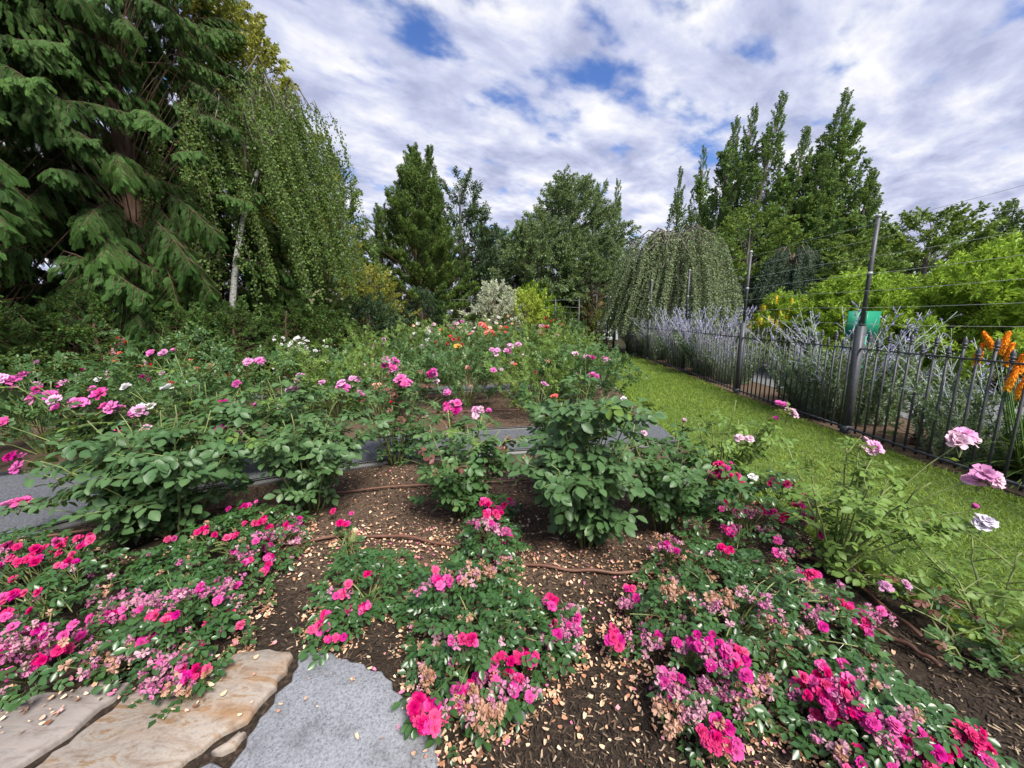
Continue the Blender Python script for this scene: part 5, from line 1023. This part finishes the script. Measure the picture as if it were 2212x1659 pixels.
# ------------------------------------------------------------ ground-cover roses
def ground_rose(label, poly_uv, hgt, flowers, nleaf, size=.050, zref=.10, fs=.043, extra=0):
    flowers = [(u, v, k, n if n == 1 else int(n*1.75+.5), sp*1.2) for u, v, k, n, sp in flowers]; extra = int(extra*3.4)
    poly = np.array([gp(u, v, zref)[:2] for u, v in poly_uv]); c = poly.mean(0); base = np.array((c[0], c[1], 0.)); o = thing('carpet_rose', base, label, 'rose bush', 'low carpet roses round the flagstones')
    GC[label] = poly
    def top(q): return hgt*np.clip(edge_dist(poly, q)/.16, .22, 1)**.6*(1+.25*wob(q[:, 0]*2.2, q[:, 1]*2.2))
    stm = MB()
    for k in range(26):
        q = poly_sample(poly, 1)[0]; z = float(top(q[None])[0]); e = np.array((q[0], q[1], z))-base
        P = [np.array((rng.normal(0, .03), rng.normal(0, .03), -.01)), np.array((e[0]*.4, e[1]*.4, z*1.05)), e]; t = np.linspace(0, 1, 8)[:, None]; stm.tube((1-t)**2*P[0]+2*t*(1-t)*P[1]+t*t*P[2], np.linspace(.005, .0022, 8), 4, cap=False)
    part('stems', stm.mesh('stems', [cane_mat]), o)
    Q = poly_sample(poly, nleaf); zt = top(Q); rest = MB()
    for k in range(nleaf):
        upper = k < 290; z = zt[k]*(rng.uniform(.82, 1.06) if upper else rng.uniform(.25, .9)); a = rng.uniform(0, 2*PI); oc = nrm(Q[k]-c)
        dd = nrm(np.array((math.cos(a)+oc[0]*.5, math.sin(a)+oc[1]*.5, rng.uniform(-.35, .3)))); up = nrm(np.array((0, -.2, 1.))+rdir(1)[0]*.45); s = size*rng.uniform(.7, 1.25); p = np.array((Q[k][0], Q[k][1], max(.02, z)))-base
        if upper: part('leaf', random.choice(RL['gc']), o, mat4(frames(dd[None], up[None], np.array([s]))[0], p))
        else: compound(rest, p, dd, up, s, 5, 0, float(np.clip(rng.normal(.4, .2), 0, 1)), False)
    if rest.n: part('leaves', rest.mesh('leaves', [M_gc]), o, kind='stuff')
    st = MB()
    for u, v, kind, n, sp in flowers:
        kinds = {'f': ['hot', 'hot', 'cerise'], 'm': ['fade', 'fadelight', 'fade', 'cerise', 'fade'], 't': ['tan', 'fadelight', 'tan'], 'c': ['cerise', 'hot', 'fade'], 'x': ['fadelight', 'tan', 'fade']}[kind]
        g = gp(u, v, hgt*1.05); z0 = float(top(g[None, :2])[0]) if inside(poly, g[None, :2])[0] else hgt*.45
        c3 = gp(u, v, max(.05, z0*1.05))
        for k in range(n):
            q = c3+np.array((rng.normal(0, sp), rng.normal(0, sp*.8), rng.normal(0, sp*.3)+.012)) if n > 1 else c3+np.array((0, 0, .015))
            q[2] = max(q[2], .03); kk = random.choice(kinds); s = fs*rng.uniform(.85, 1.15)*(.95 if kk in ('fade', 'tan', 'fadelight') else 1.)
            put_flower(o, base, q, (rng.normal(0, .3)+.3*(q[0]-c[0]), -.55+rng.normal(0, .2), .75), kk, s, 'spent_flower' if kk in ('fade', 'tan', 'fadelight') else 'flower')
            st.tube([q-base-[0, 0, .004], q*.6+c3*.4-base-[0, -.01, .05], c3-base-[0, -.02, .1]], [.002, .002, .0025], 3, cap=False)
    if st.n: part('flower_stalks', st.mesh('flower_stalks', [cane_mat]), o, kind='stuff')
    for k in range(extra):
        q = poly_sample(poly, 1)[0]; z = float(top(q[None])[0]); kk = random.choice(['tan', 'fadelight', 'fade', 'tan']); put_flower(o, base, np.array((q[0], q[1], z*rng.uniform(.55, 1.05))), (rng.normal(0, .5), -.4, .6), kk, fs*rng.uniform(.7, 1.), 'spent_flower')
    return o
ground_rose('carpet rose with bright red-pink flowers at the far left edge', [(-160, 1200), (60, 1150), (190, 1165), (300, 1200), (290, 1330), (210, 1450), (60, 1500), (-160, 1540)], .23,
  [(150, 1180, 'f', 9, .045), (95, 1192, 'f', 4, .03), (25, 1188, 'c', 4, .03), (25, 1218, 'c', 3, .03), (68, 1212, 'f', 3, .02), (150, 1226, 'c', 2, .02), (55, 1290, 'f', 1, 0), (85, 1285, 'f', 1, 0), (20, 1300, 'f', 3, .03), (10, 1330, 'f', 3, .03), (60, 1375, 'm', 10, .05), (20, 1400, 'm', 10, .05), (70, 1410, 'm', 8, .04), (110, 1420, 'f', 5, .03), (30, 1440, 'm', 6, .04), (-60, 1380, 'm', 8, .06), (-60, 1280, 'f', 6, .06), (210, 1280, 'x', 3, .04)], 620, extra=14)
ground_rose('carpet rose full of faded mauve flowers spilling onto the tan flagstone', [(280, 1210), (400, 1180), (470, 1230), (520, 1300), (525, 1370), (470, 1385), (455, 1480), (340, 1500), (260, 1455), (195, 1445), (280, 1330)], .22,
  [(250, 1300, 'm', 7, .04), (290, 1310, 'm', 6, .035), (335, 1305, 'm', 7, .04), (250, 1330, 'f', 2, .02), (215, 1350, 'm', 9, .045), (360, 1342, 'f', 4, .025), (445, 1285, 'm', 8, .035), (410, 1290, 'm', 7, .04), (490, 1265, 'm', 7, .035), (475, 1335, 'f', 3, .02), (520, 1357, 'f', 1, 0), (430, 1395, 'f', 3, .02), (300, 1400, 'm', 9, .045), (340, 1390, 'm', 9, .04), (250, 1415, 'x', 8, .045), (375, 1435, 'm', 9, .035), (420, 1460, 'c', 6, .025), (345, 1470, 'm', 8, .035), (400, 1480, 'x', 5, .03), (205, 1425, 'x', 8, .05), (510, 1300, 'x', 4, .03)], 560, extra=14)
ground_rose('carpet rose straggling up the mulch left of centre, mauve flowers', [(330, 1195), (440, 1130), (540, 1085), (665, 1105), (655, 1165), (590, 1225), (570, 1290), (500, 1260), (400, 1225)], .19,
  [(525, 1098, 'f', 4, .025), (465, 1160, 'f', 1, 0), (440, 1150, 'f', 2, .015), (500, 1165, 'f', 2, .02), (557, 1133, 'f', 3, .02), (555, 1165, 'c', 2, .02), (600, 1155, 'm', 8, .035), (635, 1130, 'm', 7, .03), (580, 1185, 'm', 9, .035), (530, 1195, 'm', 8, .03), (615, 1140, 'c', 4, .03), (575, 1215, 'c', 4, .02), (570, 1240, 'f', 2, .012), (545, 1215, 'f', 2, .02), (375, 1170, 'c', 3, .02), (420, 1215, 'x', 4, .03), (640, 1170, 'x', 4, .03)], 420, extra=8)
ground_rose('small carpet rose on bare soil in the centre foreground', [(690, 1240), (760, 1185), (880, 1180), (905, 1225), (880, 1310), (800, 1300), (770, 1345), (700, 1390), (655, 1345)], .14,
  [(690, 1362, 'f', 4, .02), (727, 1383, 'f', 2, .012), (705, 1335, 'f', 2, .015), (765, 1327, 'c', 4, .02), (782, 1318, 'f', 2, .012), (735, 1288, 'c', 4, .02), (752, 1268, 'f', 1, 0), (795, 1245, 'f', 1, 0)], 260, .052)
ground_rose('twiggy reddish carpet rose stump with three red buds', [(712, 1200), (722, 1130), (765, 1120), (780, 1160), (765, 1205)], .17, [(745, 1135, 'f', 2, .015), (720, 1108, 'f', 1, 0), (760, 1113, 'f', 1, 0)], 40, .04)
ground_rose('carpet rose with deep red blooms at the foot of the dark centre rose', [(1005, 1130), (1060, 1085), (1115, 1090), (1125, 1180), (1110, 1270), (1010, 1270), (985, 1190)], .27,
  [(1050, 1092, 'f', 4, .03), (1078, 1100, 'f', 3, .02), (1102, 1088, 'c', 3, .02), (1065, 1115, 'f', 4, .025), (1055, 1135, 'm', 7, .03), (1080, 1150, 'm', 6, .025), (1030, 1132, 'c', 3, .02), (1092, 1165, 'f', 3, .02), (1050, 1200, 'x', 5, .04), (1090, 1215, 'x', 4, .03)], 260)
ground_rose('carpet rose between the grey flagstone and the bare mulch', [(905, 1235), (985, 1215), (1100, 1250), (1150, 1290), (1245, 1310), (1240, 1400), (1160, 1460), (1110, 1520), (1000, 1580), (880, 1565), (895, 1440), (880, 1320)], .22,
  [(955, 1255, 'c', 5, .025), (930, 1268, 'm', 5, .025), (1010, 1243, 't', 7, .03), (1050, 1235, 't', 6, .03), (1195, 1310, 'f', 4, .02), (1230, 1335, 'm', 8, .03), (1225, 1375, 'm', 9, .03), (1198, 1352, 'f', 3, .015), (1000, 1390, 'c', 4, .02), (1068, 1430, 'f', 4, .02), (1135, 1422, 'f', 5, .022), (1040, 1462, 'm', 7, .03), (1000, 1492, 'f', 4, .02), (1090, 1470, 'c', 7, .03), (905, 1532, 'f', 6, .025), (945, 1540, 'c', 5, .025), (925, 1562, 'f', 4, .02), (1010, 1520, 'x', 8, .03), (1045, 1548, 't', 9, .035), (1075, 1530, 'x', 8, .03), (1110, 1490, 'm', 6, .03), (1160, 1390, 'm', 4, .03), (930, 1400, 't', 5, .03), (915, 1470, 't', 5, .03)], 560, extra=16)
ground_rose('largest carpet rose, pink and withered flowers, at right', [(1390, 1240), (1430, 1170), (1560, 1190), (1700, 1230), (1800, 1280), (1880, 1320), (1900, 1390), (1800, 1440), (1690, 1500), (1640, 1560), (1500, 1600), (1440, 1520), (1430, 1420), (1340, 1400), (1335, 1330)], .24,
  [(1355, 1280, 'f', 3, .018), (1362, 1300, 'm', 4, .02), (1340, 1390, 'f', 4, .022), (1405, 1388, 'm', 4, .022), (1330, 1372, 'c', 3, .02), (1455, 1280, 't', 5, .025), (1530, 1305, 'x', 4, .025), (1548, 1295, 't', 6, .03), (1600, 1290, 't', 6, .03), (1500, 1400, 'm', 8, .035), (1535, 1402, 'm', 8, .03), (1560, 1432, 'c', 9, .03), (1595, 1420, 'f', 2, .015), (1575, 1455, 'm', 6, .025), (1680, 1400, 't', 6, .03), (1882, 1330, 'm', 9, .03), (1868, 1362, 'c', 6, .025), (1830, 1315, 'f', 3, .015), (1765, 1330, 'm', 5, .025), (1450, 1478, 'm', 7, .03), (1470, 1520, 'm', 8, .03), (1460, 1555, 't', 9, .035), (1540, 1500, 'm', 6, .025), (1600, 1530, 'x', 6, .03), (1560, 1620, 'f', 4, .02), (1540, 1592, 'f', 3, .02), (1555, 1570, 'f', 3, .015), (1520, 1560, 't', 8, .035), (1630, 1480, 't', 6, .035), (1450, 1185, 'm', 8, .03), (1440, 1165, 't', 4, .02), (1570, 1190, 'f', 2, .015), (1690, 1200, 'm', 4, .02), (1745, 1240, 'c', 5, .03), (1650, 1330, 'x', 4, .03), (1700, 1350, 't', 4, .03)], 760, extra=20)
ground_rose('carpet rose with bright red-pink heads beneath the airy lawn-side rose', [(1470, 1120), (1520, 1060), (1600, 1060), (1720, 1080), (1760, 1130), (1700, 1200), (1580, 1200), (1480, 1180)], .40,
  [(1553, 1012, 'f', 6, .03), (1540, 1030, 'c', 5, .03), (1575, 1035, 'f', 5, .03), (1500, 1052, 'c', 2, .02), (1510, 1090, 'm', 9, .035), (1545, 1082, 'm', 8, .035), (1580, 1098, 'c', 7, .03), (1600, 1112, 'm', 6, .03), (1575, 1148, 'c', 9, .03), (1620, 1105, 'x', 4, .03), (1690, 1052, 'f', 6, .03), (1715, 1070, 'f', 7, .03), (1735, 1095, 'f', 6, .025), (1740, 1125, 'c', 4, .02), (1665, 1108, 'f', 4, .022), (1685, 1118, 'f', 4, .02), (1770, 1155, 'f', 2, .012), (1650, 1145, 'm', 4, .02), (1680, 1165, 'm', 4, .02), (1500, 1130, 't', 6, .03)], 330)
ground_rose('trailing carpet rose with vivid pink heads at the lower right corner', [(1690, 1500), (1790, 1440), (1850, 1400), (1940, 1440), (2060, 1520), (2150, 1600), (2200, 1700), (1900, 1720), (1800, 1620), (1720, 1570)], .17,
  [(1790, 1500, 'f', 8, .03), (1820, 1488, 'c', 7, .028), (1770, 1475, 'f', 4, .02), (1835, 1520, 'c', 8, .03), (1800, 1530, 'f', 6, .03), (1870, 1577, 'f', 1, 0), (1885, 1572, 'c', 1, 0), (1790, 1560, 'f', 4, .018), (1730, 1500, 'c', 4, .018), (1720, 1482, 'f', 1, 0), (1775, 1445, 'f', 1, 0), (1820, 1440, 'f', 1, 0), (1915, 1560, 'm', 6, .025), (1930, 1590, 'm', 7, .025), (1905, 1612, 'm', 6, .03), (2000, 1640, 'f', 5, .025), (2030, 1618, 'f', 4, .02), (2100, 1600, 'f', 5, .022), (2120, 1622, 'f', 4, .02), (2095, 1635, 'c', 4, .02), (1970, 1600, 'f', 3, .02), (1850, 1640, 'f', 3, .02), (1800, 1610, 'x', 5, .03), (1960, 1545, 'x', 3, .02), (1885, 1480, 'x', 3, .02)], 420, extra=10)
# fallen petals: thick under the carpet roses, thin over the mulch between
def petals():
    mb = MB(); Q = []
    for k, poly in GC.items():
        n = int(3600*(np.ptp(poly[:, 0])*np.ptp(poly[:, 1]))**.5)+200; c = poly.mean(0)
        q = poly_sample((poly-c)*1.16+c, n); q = q[~inside((poly-c)*.80+c, q)]; q = q[wob(q[:, 0]*2.3, q[:, 1]*2.3)+rng.normal(0, .35, len(q)) > -.05]; Q.append(q)
    n = 1900; Q.append(np.stack([rng.uniform(-1.7, 1.2, n), 1.1+2.6*rng.random(n)], -1))
    for cx, cy, s, n in ((-.55, 2.36, .22, 420), (.35, 2.14, .25, 420), (-1.0, 2.35, .25, 260), (.62, 1.75, .2, 160), (-.2, 2.5, .3, 260), (.3, 1.35, .35, 420), (-.1, 5.5, .8, 300), (1.4, 5.9, .6, 120), (-1.4, 2.2, .3, 260)): Q.append(np.stack([rng.normal(cx, s*1.6, n), rng.normal(cy, s*.55, n)], -1))
    q = np.concatenate(Q); lx = np.interp(q[:, 1], [p[1] for p in LAWN_L], [p[0] for p in LAWN_L]); q = q[(q[:, 0] < lx-.03) & (q[:, 1] > .95)]; n = len(q)
    st = (q[:, 0] < -.27) & (q[:, 1] < 1.46-.45*np.clip(q[:, 0]+.9, 0, 1)) & (q[:, 0] > -2.6); keep = ~st | (rng.random(n) < .25); q = q[keep]; st = st[keep]; n = len(q)
    z = np.where(st, .046, height(q[:, 0], q[:, 1])+.012); tv, tf, vt = petal(3, .8, .5, .2, .03)
    mb.stamp(tv, tf, frames(rdir(n, -.2, .25), np.array((0, 0, 1.))+rdir(n)*.5, (.006+.019*rng.random(n)**1.6)), np.concatenate([q, z[:, None]], 1), 0, np.clip(rng.normal(.5, .25, n)+(rng.random(n) < .06)*.4, 0, 1))
    return mb.mesh('fallen_petals', [litter_m])
tag(part('fallen_petals', petals()), 'dried tan and pink petals fallen on the mulch', 'petals', kind='stuff')
# pebble
mb = MB(); th = np.linspace(0, PI, 8); mb.tube([(0, 0, .022-.022*math.cos(t)) for t in th], np.maximum(.002, .03*np.sin(th)), 10); pb = part('pebble', mb.mesh('pebble', [noisy_mat('pebble_stone', [(.3, (.09, .09, .095)), (.7, (.17, .17, .175))], 30)], True)); pb.location = tuple(gp(1120, 1556, .0)); tag(pb, 'single grey pebble on the mulch right of the grey flagstone', 'pebble')

# ============================================================ SAGE, POKERS
sage_leaf = leaf_mat('sage_leaf', (.10, .160, .075), (.25, .33, .19), .25, .6); sage_stem = noisy_mat('sage_stem', [(.3, (.32, .36, .35)), (.7, (.46, .50, .49))], 9, bump=0)
sage_fl = tint_mat('sage_florets', [(0, (.22, .19, .46)), (.5, (.32, .28, .56)), (1, (.46, .42, .64))])
def sage_stem_mesh(kdroop, nleaf, leaf_to, nfl, side):
    mb = MB(); P = bend((0, 0, 0), (0, .30, 1), 1, 11, kdroop, .03); mb.tube(P, np.linspace(.0034, .0014, 12), 4, 1)
    t = rng.uniform(.03, leaf_to, nleaf); p, d = along(P, t); dd = nrm(d*.6+rdir(nleaf)); mb.stamp(*leaf4(.32), frames(dd, rdir(nleaf), rng.uniform(.035, .07, nleaf)), p, 0, rng.random(nleaf))
    for k in range(side):
        t = np.array([.45+.53*k/side]); p, d = along(P, t); a = rng.uniform(0, 2*PI); b = bend(p[0], d[0]*.9+np.array((math.cos(a), math.sin(a), 0))*.8, .16*(1.35-t[0])*rng.uniform(.5, 1.2), 4, .0, .05)
        mb.tube(b, np.linspace(.0022, .0012, 5), 3, 1, cap=False)
        if nfl: q, e = along(b, rng.uniform(.15, 1, nfl)); mb.stamp(*leaf4(.7), frames(nrm(rdir(nfl)+e), rdir(nfl), np.full(nfl, .013)), q, 2, rng.random(nfl))
    return mb.mesh('sage_stem', [sage_leaf, sage_stem, sage_fl])
SG_leaf = [sage_stem_mesh(k, 190, .98, 0, 0) for k in (.3, .7, 1.1)]
SG_sil = [sage_stem_mesh(k, 26, .45, 2, 11) for k in (.1, .3, .6, .9)]
SG_vio = [sage_stem_mesh(k, 26, .42, 13, 15) for k in (.05, .15, .3)]
SGL = [sage_stem_mesh(k, 30, .5, 2, 11) for k in (1.3, 1.7)]
for x, y, nl, ns, nv, ln, R, lab in ((5.0, 3.85, 45, 16, 4, 1.35, .6, 'grey-green sage sprawling behind the fence near the orange pokers'), (4.95, 5.55, 62, 16, 9, 1.6, .6, 'large sage with silver stems left of the green sign'), (5.0, 6.35, 45, 13, 3, 1.35, .5, 'sage bending low through the fence, second from the green sign'),
                         (5.05, 8.7, 34, 9, 8, 1.3, .4, 'sage with violet plumes right of the second far post'), (5.1, 9.9, 42, 8, 24, 1.7, .5, 'violet sage between two middle fence posts'), (5.2, 11.6, 40, 8, 26, 1.75, .5, 'violet sage behind the fence before the weeping tree'), (5.15, 13.4, 36, 6, 24, 1.7, .5, 'violet sage toward the far end of the fence'), (4.95, 15.2, 30, 5, 16, 1.55, .45, 'farthest violet sage by the fence corner')):
    b0 = np.array((x, y, 0.)); o = thing('sage_plant', b0, lab, 'sage', 'sage plants along the fence')
    for ms, n, f in ((SG_leaf, int(nl*2.1), .68), (SG_sil, int(ns*1.8), 1.08), (SG_vio, int(nv*1.4), 1.05)):
        for k in range(n):
            a = rng.uniform(0, 2*PI); s = ln*f*rng.uniform(.6, 1.08); R3 = np.array([(math.cos(a), -math.sin(a), 0), (math.sin(a), math.cos(a), 0), (0, 0, 1)])*s; r = R*(.8 if f < 1 else .5)*math.sqrt(rng.random())
            part('stem', random.choice(ms), o, mat4(R3, (-math.sin(a)*r, math.cos(a)*r, -.01)))
    for k in range(6 if y < 8 else 3):   # stems leaning out through the pickets
        a = PI/2+rng.uniform(-.7, .7); s = ln*rng.uniform(.5, .8); R3 = np.array([(math.cos(a), -math.sin(a), 0), (math.sin(a), math.cos(a), 0), (0, 0, 1)])*s
        part('stem', random.choice(SGL), o, mat4(R3, (-.15, rng.normal(0, .25), -.01)))
pk_b = at(2150, 880, 3.75); pk_b = np.array((4.95, 3.35, 0))
po = blade_clump('poker_plant', 'red hot poker plant with orange spikes behind the fence', pk_b, 230, .95, .009, pok_m, 'plant')
b0 = np.array(po.location); om = tint_mat('orange_spike', [(0, (.90, .20, .01)), (.5, (.92, .33, .015)), (1, (.95, .52, .05))])
def poker():
    mb = MB(); n = 300; mb.tube([(0, 0, .02), (0, 0, .1), (0, 0, .5), (0, 0, .85), (0, 0, 1)], [.05, .085, .085, .06, .01], 8, 0, .4); t = rng.random(n)**.8; a = rng.uniform(0, 2*PI, n); r = .10*np.sin(np.clip(t*1.1+.12, 0, 1)*PI)**.5; d = np.stack([np.cos(a), np.sin(a), -1.2+.5*t], -1)
    mb.stamp(*leaf4(.28), frames(nrm(d), rdir(n), np.full(n, .12)), np.stack([np.cos(a)*r*.8, np.sin(a)*r*.5, t], -1), 0, np.clip(1-t+rng.normal(0, .15, n), 0, 1)); mb.tube([(0, 0, -.3), (0, 0, .97)], [.03, .02], 5, 1)
    return mb.mesh('poker_spike', [om, calyx_m])
PKM = [poker() for _ in range(3)]
for us, vs, Y, tilt in ((3890, 1340, 3.55, -.9), (3855, 1395, 3.6, .05), (3955, 1350, 3.5, .1), (3975, 1395, 3.45, -.05), (4005, 1440, 3.35, .25), (3985, 1490, 3.3, .1), (4030, 1420, 3.3, .1), (4025, 1525, 3.25, 0)):
    c = ats(us, vs, Y)-b0; d = nrm(np.array((tilt, -.1, 1.))); s = .22; M = frames(np.cross(d, (0, 1, .1))[None], d[None], np.array([s]))[0]
    p = part('flower_spike', random.choice(PKM), po, mat4(M, c-d*s*.5)); mb = MB(); e = c-d*s*.55; mb.tube([(e[0]*.4, e[1]*.4, -.01), (e[0]*.75, e[1]*.75, e[2]*.6), tuple(e)], [.007, .006, .005], 5); part('flower_stem', mb.mesh('flower_stem', [calyx_m]), po)
for x, y, lab in ((4.75, 4.35, 'leafy weed low behind the fence right of the tall post'), (4.7, 2.75, 'broad-leaved weed at the fence foot under the pokers')):
    shrub('fence_weed', lab, 0, y, .42, .35, B_shrub, 16, .14, .3, x=x)
print('objects', len(bpy.data.objects), 'tris', sum(len(m.loops)-2*len(m.polygons) for m in bpy.data.meshes))
